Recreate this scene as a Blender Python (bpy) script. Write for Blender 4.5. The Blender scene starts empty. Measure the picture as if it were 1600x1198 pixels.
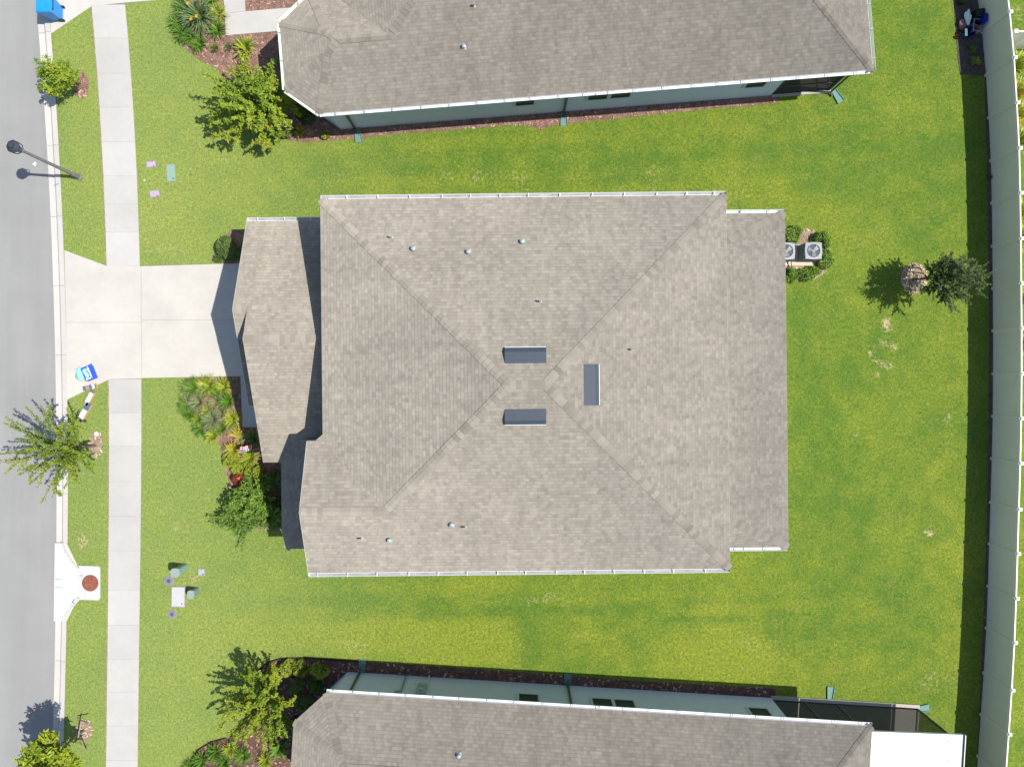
import bpy, math, random
import numpy as np
from mathutils import Vector, Matrix
R = math.radians
random.seed(7); RNG = np.random.default_rng(11)
sc = bpy.context.scene
COL = sc.collection
# ------------------------------------------------------------------ camera, sky, sun, exposure
H, F = 33.0, 1100.0                      # drone height in metres, focal length in photo pixels
NX, NY = 800.0, 590.0                    # the point straight below the drone, in photo pixels
cam = bpy.data.cameras.new('camera'); co = bpy.data.objects.new('camera', cam); COL.objects.link(co)
co.location = (0, 0, H); cam.sensor_width = 36; cam.lens = F/1600*36; cam.shift_y = -(599-NY)/1600
cam.clip_end = 2000; sc.camera = co
SUN_EL, SUN_AZ = 58.3, -4.0              # the sun stands over the back fence, azimuth from +X
w = bpy.data.worlds.new('World'); sc.world = w; w.use_nodes = True
nt = w.node_tree; nt.nodes.clear()
sk = nt.nodes.new('ShaderNodeTexSky'); sk.sky_type = 'NISHITA'; sk.sun_disc = False
sk.sun_elevation = R(SUN_EL); sk.sun_rotation = R(90-SUN_AZ)
bg = nt.nodes.new('ShaderNodeBackground'); bg.inputs[1].default_value = 0.10
wo = nt.nodes.new('ShaderNodeOutputWorld')
nt.links.new(sk.outputs[0], bg.inputs[0]); nt.links.new(bg.outputs[0], wo.inputs[0])
sd = bpy.data.lights.new('sun', 'SUN'); sd.energy = 4.2; sd.angle = R(0.53); sd.color = (1, .95, .88)
so = bpy.data.objects.new('sun', sd); COL.objects.link(so)
sv = Vector((math.cos(R(SUN_EL))*math.cos(R(SUN_AZ)), math.cos(R(SUN_EL))*math.sin(R(SUN_AZ)), math.sin(R(SUN_EL))))
so.rotation_euler = sv.to_track_quat('Z', 'Y').to_euler(); so.location = sv*60
vs = sc.view_settings
try: vs.view_transform = 'Standard'; vs.look = 'None'
except Exception: pass
vs.exposure = 0.55; vs.gamma = 1
sc.cycles.max_bounces = 6; sc.cycles.transparent_max_bounces = 12

# ------------------------------------------------------------------ helpers
def G(px, py, z=0.0):
    s = (H-z)/F
    return Vector(((px-NX)*s, (NY-py)*s, z))
def G2(px, py, z=0.0):
    v = G(px, py, z); return (v.x, v.y)
def wall_hit(px, py, a, d):
    n = Vector((-d[1], d[0])); rx, ry = (px-NX)/F, (NY-py)/F
    t = (n[0]*a[0]+n[1]*a[1])/(n[0]*rx+n[1]*ry)
    return Vector((rx*t, ry*t, H-t))
def smooth(a, b, x): t = np.clip((x-a)/(b-a), 0, 1); return t*t*(3-2*t)

def tag(o, label=None, cat=None, group=None, kind=None):
    if label: o['label'] = label
    if cat: o['category'] = cat
    if group: o['group'] = group
    if kind: o['kind'] = kind
    return o
def empty(name, loc, label, cat, group=None):
    o = bpy.data.objects.new(name, None); COL.objects.link(o); o.location = loc; o.empty_display_size = .2
    tag(o, label, cat, group); return o
def link(name, me, m, parent=None):
    o = bpy.data.objects.new(name, me); COL.objects.link(o)
    if m: me.materials.append(m)
    if parent is not None:
        o.parent = parent
        root = parent; off = Vector((0, 0, 0))
        while root is not None: off = off+Vector(root.location); root = root.parent
        me.transform(Matrix.Translation(-off))
    return o
class MB:
    def __init__(s): s.v = []; s.f = []; s.uv = []; s.t = []
    def face(s, pts, uv=None, t=0.5):
        b = len(s.v); s.v += [tuple(p) for p in pts]; s.f.append(tuple(range(b, b+len(pts))))
        s.uv += list(uv) if uv else [(p[0], p[1]) for p in pts]; s.t.append(t)
    def box(s, c, size, rz=0, t=0.5, taper=1.0, tilt=None):
        c = Vector(c); x, y, z = [k/2 for k in size]
        m = Matrix.Rotation(rz, 3, 'Z')
        if tilt: m = m @ Matrix.Rotation(tilt[0], 3, 'X') @ Matrix.Rotation(tilt[1], 3, 'Y')
        P = []
        for sz in (-1, 1):
            k = 1 if sz < 0 else taper
            for sx, sy in ((-1, -1), (1, -1), (1, 1), (-1, 1)): P.append(c + m @ Vector((sx*x*k, sy*y*k, sz*z)))
        for q in ((3, 2, 1, 0), (4, 5, 6, 7), (0, 1, 5, 4), (1, 2, 6, 5), (2, 3, 7, 6), (3, 0, 4, 7)):
            s.face([P[i] for i in q], t=t)
    def prism(s, poly, z0, z1, t=0.5):
        A = [(p[0], p[1], z0) for p in poly]; B = [(p[0], p[1], z1) for p in poly]; n = len(poly)
        ar = sum(poly[i][0]*poly[(i+1) % n][1]-poly[(i+1) % n][0]*poly[i][1] for i in range(n))
        if ar < 0: A.reverse(); B.reverse()
        s.face(B, t=t); s.face(A[::-1], t=t)
        for i in range(n): j = (i+1) % n; s.face([A[i], A[j], B[j], B[i]], t=t)
    def tube(s, p0, p1, r0, r1, n=8, t=0.5, cap=True):
        p0, p1 = Vector(p0), Vector(p1); d = (p1-p0)
        if d.length < 1e-6: return
        d.normalize(); a = d.orthogonal().normalized(); b = d.cross(a)
        A = [p0+(a*math.cos(k*2*math.pi/n)+b*math.sin(k*2*math.pi/n))*r0 for k in range(n)]
        B = [p1+(a*math.cos(k*2*math.pi/n)+b*math.sin(k*2*math.pi/n))*r1 for k in range(n)]
        for k in range(n): j = (k+1) % n; s.face([A[k], A[j], B[j], B[k]], t=t)
        if cap: s.face(B, t=t); s.face(A[::-1], t=t)
    def lathe(s, c, prof, n=24, t=0.5):
        c = Vector(c)
        for (r0, z0), (r1, z1) in zip(prof[:-1], prof[1:]):
            for k in range(n):
                a, b = k*2*math.pi/n, (k+1)*2*math.pi/n
                P = [c+Vector((math.cos(a)*r0, math.sin(a)*r0, z0)), c+Vector((math.cos(b)*r0, math.sin(b)*r0, z0)),
                     c+Vector((math.cos(b)*r1, math.sin(b)*r1, z1)), c+Vector((math.cos(a)*r1, math.sin(a)*r1, z1))]
                if r0 < 1e-5: P = P[1:]
                elif r1 < 1e-5: P = P[:3]
                s.face(P, t=t)
    def path(s, pts, r, n=6, t=.5):
        for i, (a, b) in enumerate(zip(pts[:-1], pts[1:])):
            ra = r[i] if isinstance(r, list) else r; rb = r[i+1] if isinstance(r, list) else r
            s.tube(a, b, ra, rb, n, t)
    def build(s, name, m, parent=None, smooth_=False, merge=False):
        me = bpy.data.meshes.new(name); me.from_pydata(s.v, [], s.f)
        u = me.uv_layers.new(name='UVMap')
        u.data.foreach_set('uv', np.array(s.uv, dtype=np.float32).ravel())
        a = me.attributes.new('tint', 'FLOAT', 'FACE'); a.data.foreach_set('value', np.array(s.t, dtype=np.float32))
        if merge:
            import bmesh
            bm = bmesh.new(); bm.from_mesh(me); bmesh.ops.remove_doubles(bm, verts=bm.verts, dist=1e-4); bm.to_mesh(me); bm.free()
        if smooth_: me.shade_smooth()
        me.update(); return link(name, me, m, parent)

# ------------------------------------------------------------------ materials
def newmat(name):
    m = bpy.data.materials.new(name); m.use_nodes = True; t = m.node_tree; t.nodes.clear()
    o = t.nodes.new('ShaderNodeOutputMaterial'); p = t.nodes.new('ShaderNodeBsdfPrincipled')
    t.links.new(p.outputs[0], o.inputs[0]); p.inputs['Roughness'].default_value = .8
    p.inputs['Specular IOR Level'].default_value = .3
    return m, t, p, o
class N:
    def __init__(s, t): s.t = t
    def new(s, k, **kw):
        n = s.t.nodes.new(k)
        for a, b in kw.items(): setattr(n, a, b)
        return n
    def L(s, a, b): s.t.links.new(a, b)
    def val(s, x, sock):
        if isinstance(x, (int, float)): sock.default_value = x
        elif isinstance(x, tuple): sock.default_value = x if len(x) == 4 or sock.type == 'VECTOR' else (*x, 1)
        else: s.L(x, sock)
    def math(s, op, a, b=0.0, c=None):
        n = s.new('ShaderNodeMath', operation=op); s.val(a, n.inputs[0]); s.val(b, n.inputs[1])
        if c is not None: s.val(c, n.inputs[2])
        return n.outputs[0]
    def mix(s, f, a, b, blend='MIX'):
        n = s.new('ShaderNodeMix', data_type='RGBA', blend_type=blend)
        s.val(f, n.inputs[0]); s.val(a, n.inputs[6]); s.val(b, n.inputs[7]); return n.outputs[2]
    def noise(s, vec, scale, detail=3, rough=.55, out=0):
        n = s.new('ShaderNodeTexNoise'); n.inputs['Scale'].default_value = scale; n.inputs['Detail'].default_value = detail
        n.inputs['Roughness'].default_value = rough
        if vec is not None: s.L(vec, n.inputs['Vector'])
        return n.outputs[out]
    def ramp(s, f, a, b, lo=0.0, hi=1.0):
        n = s.new('ShaderNodeMapRange'); s.val(f, n.inputs[0]); n.inputs[1].default_value = a; n.inputs[2].default_value = b
        n.inputs[3].default_value = lo; n.inputs[4].default_value = hi; return n.outputs[0]
    def attr(s, name, out='Fac'): n = s.new('ShaderNodeAttribute', attribute_name=name); return n.outputs[out]
    def bump(s, h, strength, dist, p):
        n = s.new('ShaderNodeBump'); n.inputs['Strength'].default_value = strength; n.inputs['Distance'].default_value = dist
        s.L(h, n.inputs['Height']); s.L(n.outputs[0], p.inputs['Normal'])
    def pos(s): return s.new('ShaderNodeNewGeometry').outputs['Position']
    def scale(s, v, x, y, z):
        n = s.new('ShaderNodeVectorMath', operation='MULTIPLY'); s.L(v, n.inputs[0]); n.inputs[1].default_value = (x, y, z); return n.outputs[0]
_mc = {}
def mat(name, c, rough=.7, var=.12, sc_=6.0, bump=0.0, metal=0.0, spec=.3, fine=40.0):
    if name in _mc: return _mc[name]
    m, t, p, o = newmat(name); n = N(t); P = n.pos()
    a = n.noise(P, sc_, 4); b = n.noise(P, fine, 2)
    f = n.math('ADD', n.math('MULTIPLY', a, .65), n.math('MULTIPLY', b, .35))
    k = n.ramp(f, .3, .7, 1-var, 1+var)
    mx = n.new('ShaderNodeVectorMath', operation='SCALE'); mx.inputs[0].default_value = c; n.L(k, mx.inputs['Scale'])
    n.L(mx.outputs[0], p.inputs['Base Color'])
    p.inputs['Roughness'].default_value = rough; p.inputs['Metallic'].default_value = metal; p.inputs['Specular IOR Level'].default_value = spec
    if bump: n.bump(b, bump, .01, p)
    _mc[name] = m; return m

def shingle_mat(dk=1.0, nm='asphalt_shingles'):
    m, t, p, o = newmat(nm); n = N(t)
    uv = n.new('ShaderNodeUVMap', uv_map='UVMap').outputs[0]
    def brick(wd, off, c1, c2, freq=2):
        b = n.new('ShaderNodeTexBrick'); b.offset = off; b.offset_frequency = freq
        n.L(uv, b.inputs['Vector']); b.inputs['Scale'].default_value = 1.0
        b.inputs['Brick Width'].default_value = wd; b.inputs['Row Height'].default_value = .142
        b.inputs['Mortar Size'].default_value = .004; b.inputs['Mortar Smooth'].default_value = .4; b.inputs['Bias'].default_value = 0
        b.inputs['Color1'].default_value = (c1, c1, c1, 1); b.inputs['Color2'].default_value = (c2, c2, c2, 1); b.inputs['Mortar'].default_value = (.5, .5, .5, 1)
        return b
    b1 = brick(.205, .37, 0, 1); b2 = brick(.128, .61, 0, 1, 3)
    f = n.math('ADD', n.math('MULTIPLY', b1.outputs[0], .5), n.math('MULTIPLY', b2.outputs[0], .5))
    c = n.mix(f, (tuple(k*dk for k in (.252, .229, .192))), tuple(k*dk for k in (.362, .332, .282)))
    sep = n.new('ShaderNodeSeparateXYZ'); n.L(uv, sep.inputs[0])
    fr = n.math('FRACT', n.math('DIVIDE', sep.outputs[1], .142))
    line = n.ramp(fr, 0.0, .20, .80, 1.0)           # the printed shadow band above each butt edge
    P = n.pos()
    stk = n.ramp(n.noise(n.scale(uv, 2.6, .22, 1), 1.0, 4, .7), .35, .68, .93, 1.05); big = n.math('MULTIPLY', stk, n.ramp(n.noise(P, .5, 4, .6), .3, .7, .92, 1.08)); gr = n.ramp(n.noise(P, 90, 2, .7), .3, .7, .86, 1.14)
    mid = n.ramp(n.noise(P, 4.5, 3), .3, .7, .95, 1.05)
    k = n.math('MULTIPLY', n.math('MULTIPLY', big, gr), n.math('MULTIPLY', line, mid))
    c = n.mix(1.0, c, n.new('ShaderNodeCombineColor').outputs[0], 'MULTIPLY') if False else c
    sc2 = n.new('ShaderNodeVectorMath', operation='SCALE'); n.L(c, sc2.inputs[0]); n.L(k, sc2.inputs['Scale'])
    n.L(sc2.outputs[0], p.inputs['Base Color']); p.inputs['Roughness'].default_value = .93; p.inputs['Specular IOR Level'].default_value = .15
    p.inputs['Diffuse Roughness'].default_value = 1.0
    h = n.math('ADD', n.math('MULTIPLY', n.math('SUBTRACT', 1.0, fr), 1.0), n.math('MULTIPLY', f, .5))
    n.bump(h, .6, .009, p)
    return m
def cap_mat(dk=1.0, nm='ridge_shingles'):
    m, t, p, o = newmat(nm); n = N(t); P = n.pos()
    c = n.mix(n.attr('tint'), tuple(k*dk for k in (.235, .212, .177)), tuple(k*dk for k in (.362, .332, .280))); p.inputs['Diffuse Roughness'].default_value = 1.0; gr = n.ramp(n.noise(P, 80, 2, .7), .3, .7, .88, 1.12)
    s = n.new('ShaderNodeVectorMath', operation='SCALE'); n.L(c, s.inputs[0]); n.L(gr, s.inputs['Scale'])
    n.L(s.outputs[0], p.inputs['Base Color']); p.inputs['Roughness'].default_value = .93; p.inputs['Specular IOR Level'].default_value = .15
    return m
def lawn_mat():
    m, t, p, o = newmat('lawn_grass'); n = N(t); P = n.pos()
    dry = n.attr('dry'); lush = n.attr('lush'); pale = n.attr('pale')
    A_ = lambda *k: n.math('ADD', *k); M_ = lambda *k: n.math('MULTIPLY', *k)
    w0 = n.noise(P, .30, 4, .6); w1 = n.noise(P, 1.3, 7, .78); w2 = n.noise(P, 3.6, 6, .75)
    q1 = n.noise(P, 7, 4, .8); q2 = n.noise(P, 15, 3, .85); st = n.noise(n.scale(P, 22, 7, 1), 1.0, 3, .8); st2 = n.noise(n.scale(P, 7, 20, 1), 1.0, 3, .8)
    lf = A_(lush, A_(M_(n.math('SUBTRACT', w1, .5), 1.7), M_(n.math('SUBTRACT', w0, .5), .9)))
    g = n.mix(n.ramp(lf, .08, .95), (.222, .262, .024), (.080, .160, .016))
    g = n.mix(n.ramp(w2, .50, .72, 0, .50), g, (.235, .225, .062))
    g = n.mix(n.ramp(q1, .40, .62, .45, 0), g, (.060, .125, .012))
    ora = n.ramp(n.noise(P, 1.0, 7, .8), .55, .74, 0, .42); g = n.mix(ora, g, (.255, .215, .070))
    g = n.mix(M_(pale, .58), g, (.272, .335, .100))
    sf = M_(dry, n.ramp(A_(M_(q1, .5), M_(w2, .5)), .44, .62, .05, 1.55))
    g = n.mix(n.ramp(sf, .18, .95), g, (.44, .36, .20))
    sp = A_(A_(M_(st, .28), M_(st2, .22)), A_(M_(q2, .28), M_(q1, .22)))
    k = n.ramp(sp, .37, .64, .45, 1.55)
    s = n.new('ShaderNodeVectorMath', operation='SCALE'); n.L(g, s.inputs[0]); n.L(k, s.inputs['Scale'])
    n.L(s.outputs[0], p.inputs['Base Color']); p.inputs['Roughness'].default_value = .9; p.inputs['Specular IOR Level'].default_value = .12
    n.bump(sp, 1.0, .09, p)
    return m
def concrete_mat(name, c, stain=.06):
    m, t, p, o = newmat(name); n = N(t); P = n.pos()
    a = n.ramp(n.noise(P, .55, 5, .6), .3, .7, 1-stain, 1+stain); b = n.ramp(n.noise(P, 45, 3, .7), .25, .75, .95, 1.05); c3 = n.ramp(n.noise(P, 4, 4, .7), .3, .7, .975, 1.025)
    k = n.math('MULTIPLY', n.math('MULTIPLY', a, b), c3)
    tint = n.math('MULTIPLY', k, n.ramp(n.attr('tint'), 0, 1, .95, 1.05))
    s = n.new('ShaderNodeVectorMath', operation='SCALE'); s.inputs[0].default_value = c; n.L(tint, s.inputs['Scale'])
    sp = n.ramp(n.noise(P, 2.2, 5, .8), .66, .78, 0, .35)
    n.L(n.mix(sp, s.outputs[0], (c[0]*.78, c[1]*.74, c[2]*.68)), p.inputs['Base Color']); p.inputs['Roughness'].default_value = .88
    n.bump(n.noise(P, 120, 2), .25, .004, p); return m
def road_mat():
    m, t, p, o = newmat('asphalt'); n = N(t); P = n.pos()
    v = n.new('ShaderNodeTexVoronoi'); v.inputs['Scale'].default_value = 42; n.L(P, v.inputs['Vector'])
    a = n.ramp(n.noise(P, .35, 4), .3, .7, .94, 1.06); b = n.ramp(n.noise(P, 70, 3, .8), .3, .7, .84, 1.16)
    wv = n.ramp(n.noise(n.scale(P, 1.6, .12, 1), 1.0, 3), .3, .7, .95, 1.05)
    k = n.math('MULTIPLY', n.math('MULTIPLY', a, b), wv)
    s = n.new('ShaderNodeVectorMath', operation='SCALE'); s.inputs[0].default_value = (.262, .262, .254); n.L(k, s.inputs['Scale'])
    n.L(s.outputs[0], p.inputs['Base Color']); p.inputs['Roughness'].default_value = .9
    n.bump(v.outputs[0], .5, .006, p); return m
def leaf_mat(name, a, b, c=None, trans=.25):
    if name in _mc: return _mc[name]
    m, t, p, o = newmat(name); n = N(t); ti = n.attr('tint')
    col = n.mix(n.ramp(ti, 0, .8), a, b)
    if c: col = n.mix(n.ramp(ti, .86, .93), col, c)
    n.L(col, p.inputs['Base Color']); p.inputs['Roughness'].default_value = .5; p.inputs['Specular IOR Level'].default_value = .35
    tr = n.new('ShaderNodeBsdfTranslucent'); n.L(col, tr.inputs[0]); mx = n.new('ShaderNodeMixShader'); mx.inputs[0].default_value = trans
    n.L(p.outputs[0], mx.inputs[1]); n.L(tr.outputs[0], mx.inputs[2]); n.L(mx.outputs[0], o.inputs[0])
    _mc[name] = m; return m
def mulch_mat(name, a, b, sc_=26):
    m, t, p, o = newmat(name); n = N(t); P = n.pos()
    v = n.new('ShaderNodeTexVoronoi'); v.inputs['Scale'].default_value = sc_; n.L(P, v.inputs['Vector'])
    f = n.new('ShaderNodeSeparateColor'); n.L(v.outputs['Color'], f.inputs[0])
    c = n.mix(f.outputs[0], a, b); c = n.mix(n.ramp(n.noise(P, 3, 3), .3, .7), c, tuple(k*.8 for k in a))
    n.L(c, p.inputs['Base Color']); p.inputs['Roughness'].default_value = .95; n.bump(v.outputs['Distance'], 1.0, .05, p); return m
def chip_mat(name, a, b):
    m, t, p, o = newmat(name); n = N(t); n.L(n.mix(n.attr('tint'), a, b), p.inputs['Base Color']); p.inputs['Roughness'].default_value = .95; return m
def glass_mat():
    m, t, p, o = newmat('window_glass'); p.inputs['Base Color'].default_value = (.022, .040, .045, 1); p.inputs['Roughness'].default_value = .35; p.inputs['Specular IOR Level'].default_value = .12; return m
def screen_mat(k=.60, nm='insect_screen'):
    m, t, p, o = newmat(nm); n = N(t); p.inputs['Base Color'].default_value = (.02, .022, .02, 1)
    tr = n.new('ShaderNodeBsdfTransparent'); mx = n.new('ShaderNodeMixShader'); mx.inputs[0].default_value = k
    n.L(tr.outputs[0], mx.inputs[1]); n.L(p.outputs[0], mx.inputs[2]); n.L(mx.outputs[0], o.inputs[0]); return m

SH = shingle_mat(); SH2 = shingle_mat(.86, 'asphalt_shingles_grey'); CAPM = cap_mat(); CAPM2 = cap_mat(.80, 'ridge_shingles_grey'); LAWN = lawn_mat(); ROAD = road_mat()
DRIVE = concrete_mat('driveway_concrete', (.475, .452, .408), .08); WALK = concrete_mat('sidewalk_concrete', (.432, .420, .395)); CURBM = concrete_mat('kerb_concrete', (.50, .475, .44))
MULCH = mulch_mat('red_mulch', (.25, .135, .10), (.46, .32, .255)); SOIL = mulch_mat('bare_soil', (.10, .085, .075), (.17, .14, .12)); STRAW = mulch_mat('dry_straw', (.36, .27, .17), (.50, .40, .27))
CHIP = chip_mat('mulch_chips', (.20, .085, .06), (.50, .34, .27)); CHIP2 = chip_mat('straw_chips', (.28, .20, .12), (.60, .50, .36))
WHITE = mat('white_aluminium', (.64, .66, .68), .35, .04, spec=.5); FASC = mat('fascia_paint', (.62, .60, .55), .5, .05)
STUC = mat('bluegrey_stucco', (.55, .60, .72), .9, .04, 2.0, .3); STUC2 = mat('bluegrey_trim', (.47, .55, .60), .8, .04)
BROWN = mat('brown_downspout', (.085, .080, .068), .5, .1); DARKM = mat('dark_metal', (.034, .044, .060), .8, .15); GREYM = mat('grey_vent_metal', (.050, .066, .086), .45, .10)
GALV = mat('galvanised_steel', (.40, .47, .48), .35, .12, metal=.35); BRONZE = mat('bronze_frame', (.070, .082, .090), .5, .1)
VINYL = mat('fence_vinyl', (.74, .72, .63), .45, .03, 1.5); VINT = mat('fence_rail', (.80, .77, .68), .4, .03)
GLASS = glass_mat(); SCREEN = screen_mat(); SCREEN2 = screen_mat(.80, 'dense_screen'); BARK = mat('bark', (.16, .125, .10), .9, .3, 12); WOOD = mat('stake_wood', (.30, .24, .18), .85, .2, 15); STRAP = mat('white_strap', (.7, .7, .7), .6, .05)
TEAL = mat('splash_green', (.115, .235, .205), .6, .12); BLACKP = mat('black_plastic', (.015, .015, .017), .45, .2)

# ------------------------------------------------------------------ splines in photo pixels at ground height
def spl(pts):
    ys = np.array([p[0] for p in pts], float); xs = np.array([p[1] for p in pts], float)
    def f(y):
        y = np.asarray(y, float)
        # smooth cubic through a low-order fit: keeps the street's gentle curve
        c = np.polyfit(ys, xs, 3 if len(ys) > 5 else 2); yy = np.clip(y, -150, 1350)
        d = np.polyval(np.polyder(c), yy)
        return np.polyval(c, yy)+(y-yy)*d
    return f
road_e = spl([(35, 56.5), (225, 71), (300, 75), (525, 82.5), (725, 86), (848, 86), (975, 84), (1111, 81.5), (1150, 80)])
kerb_e = spl([(54, 80), (272, 94), (390, 100), (460, 102.5), (700, 105.5), (848, 106.5), (975, 103.5), (1111, 101.5), (1198, 98)])
sw_l = spl([(10, 144.5), (112, 151), (238, 159.5), (300, 163), (416, 167.5), (592, 171.5), (713, 171.2), (850, 168.8), (1033, 168), (1198, 166.5)])
sw_r = spl([(5, 196), (138, 205), (288, 214), (416, 219.7), (592, 221.6), (700, 220.5), (850, 219.3), (1053, 216.7), (1198, 215.5)])
def gy2x(f, y): py = NY-y*F/H; return (f(py)-NX)*H/F         # spline in world coordinates

# ------------------------------------------------------------------ ground
def lawn():
    ys = np.concatenate([[-150, -60], np.arange(-19.5, 19.6, .15), [60, 150]])
    ts = np.concatenate([np.arange(0, 50.5, .15), [90, 200]])
    X = np.zeros((len(ys), len(ts))); Y = np.zeros_like(X)
    for i, y in enumerate(ys):
        X[i] = gy2x(kerb_e, y)+ts; Y[i] = y
    PX = X*F/H+NX; PY = NY-Y*F/H
    def blob(cx, cy, rx, ry, rot=0):
        c, s = math.cos(R(rot)), math.sin(R(rot)); dx, dy = PX-cx, PY-cy
        return np.exp(-(((dx*c+dy*s)/rx)**2+((-dx*s+dy*c)/ry)**2))
    dry = .12+.0*X; lush = .50+.0*X; pale = (1-smooth(230, 760, PX))*.85+.12
    lush += .15*np.sin(PY/4.6+PX*.010+.8*np.sin(PX/170))*smooth(380, 520, PX)*(np.exp(-((PY-255)/60)**2)+np.exp(-((PY-960)/60)**2))*(1-smooth(1250, 1450, PX))
    for a in [(1385, 508, 7, 14, 0, .9), (1376, 540, 9, 10, 0, .8), (1393, 542, 12, 6, 0, .9), (1362, 552, 8, 8, 0, .8), (1375, 566, 12, 7, 0, .8), (1390, 572, 6, 6, 0, .7), (1370, 585, 5, 8, 0, .5),
              (1377, 360, 9, 7, 0, .45), (1336, 678, 9, 10, 0, .5), (1452, 831, 10, 8, 0, .7), (1290, 700, 6, 6, 0, .4), (272, 822, 7, 7, 0, .7), (265, 798, 6, 12, 20, .5), (250, 388, 30, 12, 0, .35),
              (470, 906, 30, 10, 0, .35), (1440, 1060, 70, 26, 0, .32), (540, 1010, 40, 12, 0, .35), (840, 935, 50, 12, 0, .30), (1080, 298, 90, 16, 0, .3), (1180, 312, 60, 20, 0, .2), (300, 905, 20, 14, 0, .45), (290, 880, 26, 10, 0, .3),
              (130, 845, 14, 14, 0, .5), (240, 345, 50, 40, 0, .2), (700, 280, 300, 14, 0, .22), (1000, 268, 250, 16, 0, .22), (330, 1000, 50, 60, 0, .22), (1480, 670, 10, 60, 0, .3), (1500, 900, 12, 60, 0, .25), (1150, 1010, 120, 20, 0, .2),
              (1100, 940, 60, 40, 0, .2), (1590, 20, 14, 20, 0, .7), (105, 290, 10, 14, 0, .35), (120, 540, 8, 30, 0, .2), (340, 240, 50, 16, 20, .2), (790, 1010, 100, 8, 4, .25)]:
        dry += a[5]*blob(*a[:5])
    for a in [(700, 255, 420, 16, -2, .42), (1250, 235, 260, 22, -3, .3), (640, 945, 260, 13, 2, .45), (1000, 960, 220, 12, 4, .3), (620, 950, 120, 18, 0, .2), (1290, 120, 60, 160, 0, .25), (1290, 560, 60, 160, 0, .32), (1250, 500, 20, 200, 0, .2),
              (1420, 960, 60, 60, 0, .3), (1300, 900, 100, 30, 0, .25), (240, 240, 40, 120, -30, .22), (260, 70, 40, 50, 0, .3), (130, 780, 20, 90, 0, .3), (120, 350, 25, 60, 0, .2), (280, 740, 60, 40, 0, .15), (330, 930, 60, 40, 0, .1), (1450, 250, 60, 200, 0, .1)]:
        lush += a[5]*blob(*a[:5])
    for a in [(900, 1005, 500, 35, 3, .35), (560, 1000, 200, 35, 2, .4), (400, 250, 160, 200, 0, .2), (280, 1000, 90, 150, 0, .25), (1200, 1040, 200, 30, 3, .3), (1380, 1010, 100, 90, 0, .2), (240, 400, 160, 60, 0, .25), (740, 1030, 60, 20, 0, .4), (1250, 330, 100, 30, 0, .2)]:
        lush -= a[5]*blob(*a[:5])
    # break the mown bands up so their edges are ragged
    gr = np.random.default_rng(4)
    def rag(cell):
        a = gr.normal(0, 1, (nr0//cell+3, nc0//cell+3)); yy = np.arange(nr0)/cell; xx = np.arange(nc0)/cell
        y0 = yy.astype(int); x0 = xx.astype(int); fy = (yy-y0)[:, None]; fx = (xx-x0)[None]
        fy = fy*fy*(3-2*fy); fx = fx*fx*(3-2*fx)
        return (a[y0][:, x0]*(1-fy)*(1-fx)+a[y0+1][:, x0]*fy*(1-fx)+a[y0][:, x0+1]*(1-fy)*fx+a[y0+1][:, x0+1]*fy*fx)
    nr0, nc0 = X.shape
    rg = rag(40)*.10+rag(16)*.10+rag(6)*.09+rag(3)*.07
    lush = .56+(lush-.50)*(.75+rag(9)*.35)+rg
    dry = dry*np.where(dry > .5, 1.0, .62)*(1+.45*rag(5))+np.maximum(0, rag(24))*.05
    nr, nc = X.shape
    V = np.stack([X.ravel(), Y.ravel(), np.zeros(X.size)], 1)
    idx = np.arange(nr*nc).reshape(nr, nc)
    Q = np.stack([idx[:-1, :-1], idx[:-1, 1:], idx[1:, 1:], idx[1:, :-1]], -1).reshape(-1, 4)
    me = bpy.data.meshes.new('lawn'); me.from_pydata(V.tolist(), [], Q.tolist())
    for nm, A in (('dry', dry), ('lush', lush), ('pale', pale)):
        at = me.attributes.new(nm, 'FLOAT', 'POINT'); at.data.foreach_set('value', A.ravel().astype(np.float32))
    tag(link('lawn', me, LAWN), 'bright green mown lawn around the houses', kind='structure')
    mb = MB(); mb.face([(-200, -150, 0), (-34.5, -150, 0), (-34.5, 150, 0), (-200, 150, 0)])
    tag(mb.build('verge_across_the_road', LAWN), kind='structure')
lawn()
def strip(f0, f1, z0, z1, ys, t=.5, mb=None):
    mb = mb or MB()
    for a, b in zip(ys[:-1], ys[1:]):
        mb.face([(f0(a), a, z0), (f1(a), a, z1), (f1(b), b, z1), (f0(b), b, z0)], t=t)
    return mb
YS = np.concatenate([[-150, -60], np.arange(-21, 21.5, .8), [60, 150]])
Ef = lambda f, d=0.0: (lambda y: float(gy2x(f, y))+d)
tag(strip(lambda y: -34.3, Ef(road_e, .0), -.115, -.115, YS).build('road', ROAD), 'pale grey asphalt road', kind='structure')
# kerb : gutter pan, dip line, rolled kerb, in lengths with open joints
JOINT = [50, 226, 338, 446, 554, 771, 848, 970, 1033, 1140]
kb = MB(); ke = [NY-j for j in [-180, -60]+JOINT+[1260, 1400]]
ke = [k*H/F for k in ke]
for a, b in zip(ke[:-1], ke[1:]):
    a_, b_ = a-.006, b+.006; yy = np.linspace(a_, b_, 8); t = random.random()
    inlet = abs(a-(NY-848)*H/F) < .01
    for prof in [((0, -.11), (.40, -.125)), ((.40, -.125), (.435, -.125)), ((.435, -.125), (.52, -.06)), ((.52, -.06), (.60, -.012)), ((.60, -.012), (1.0, .012))]:
        f = lambda tt: (lambda y: float(gy2x(road_e, y))*(1-tt)+float(gy2x(kerb_e, y))*tt)
        if not inlet: strip(f(prof[0][0]), f(prof[1][0]), prof[0][1], prof[1][1], yy[::-1], t, kb)
tag(kb.build('kerb', CURBM), 'pale rolled concrete kerb', kind='structure')
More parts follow.
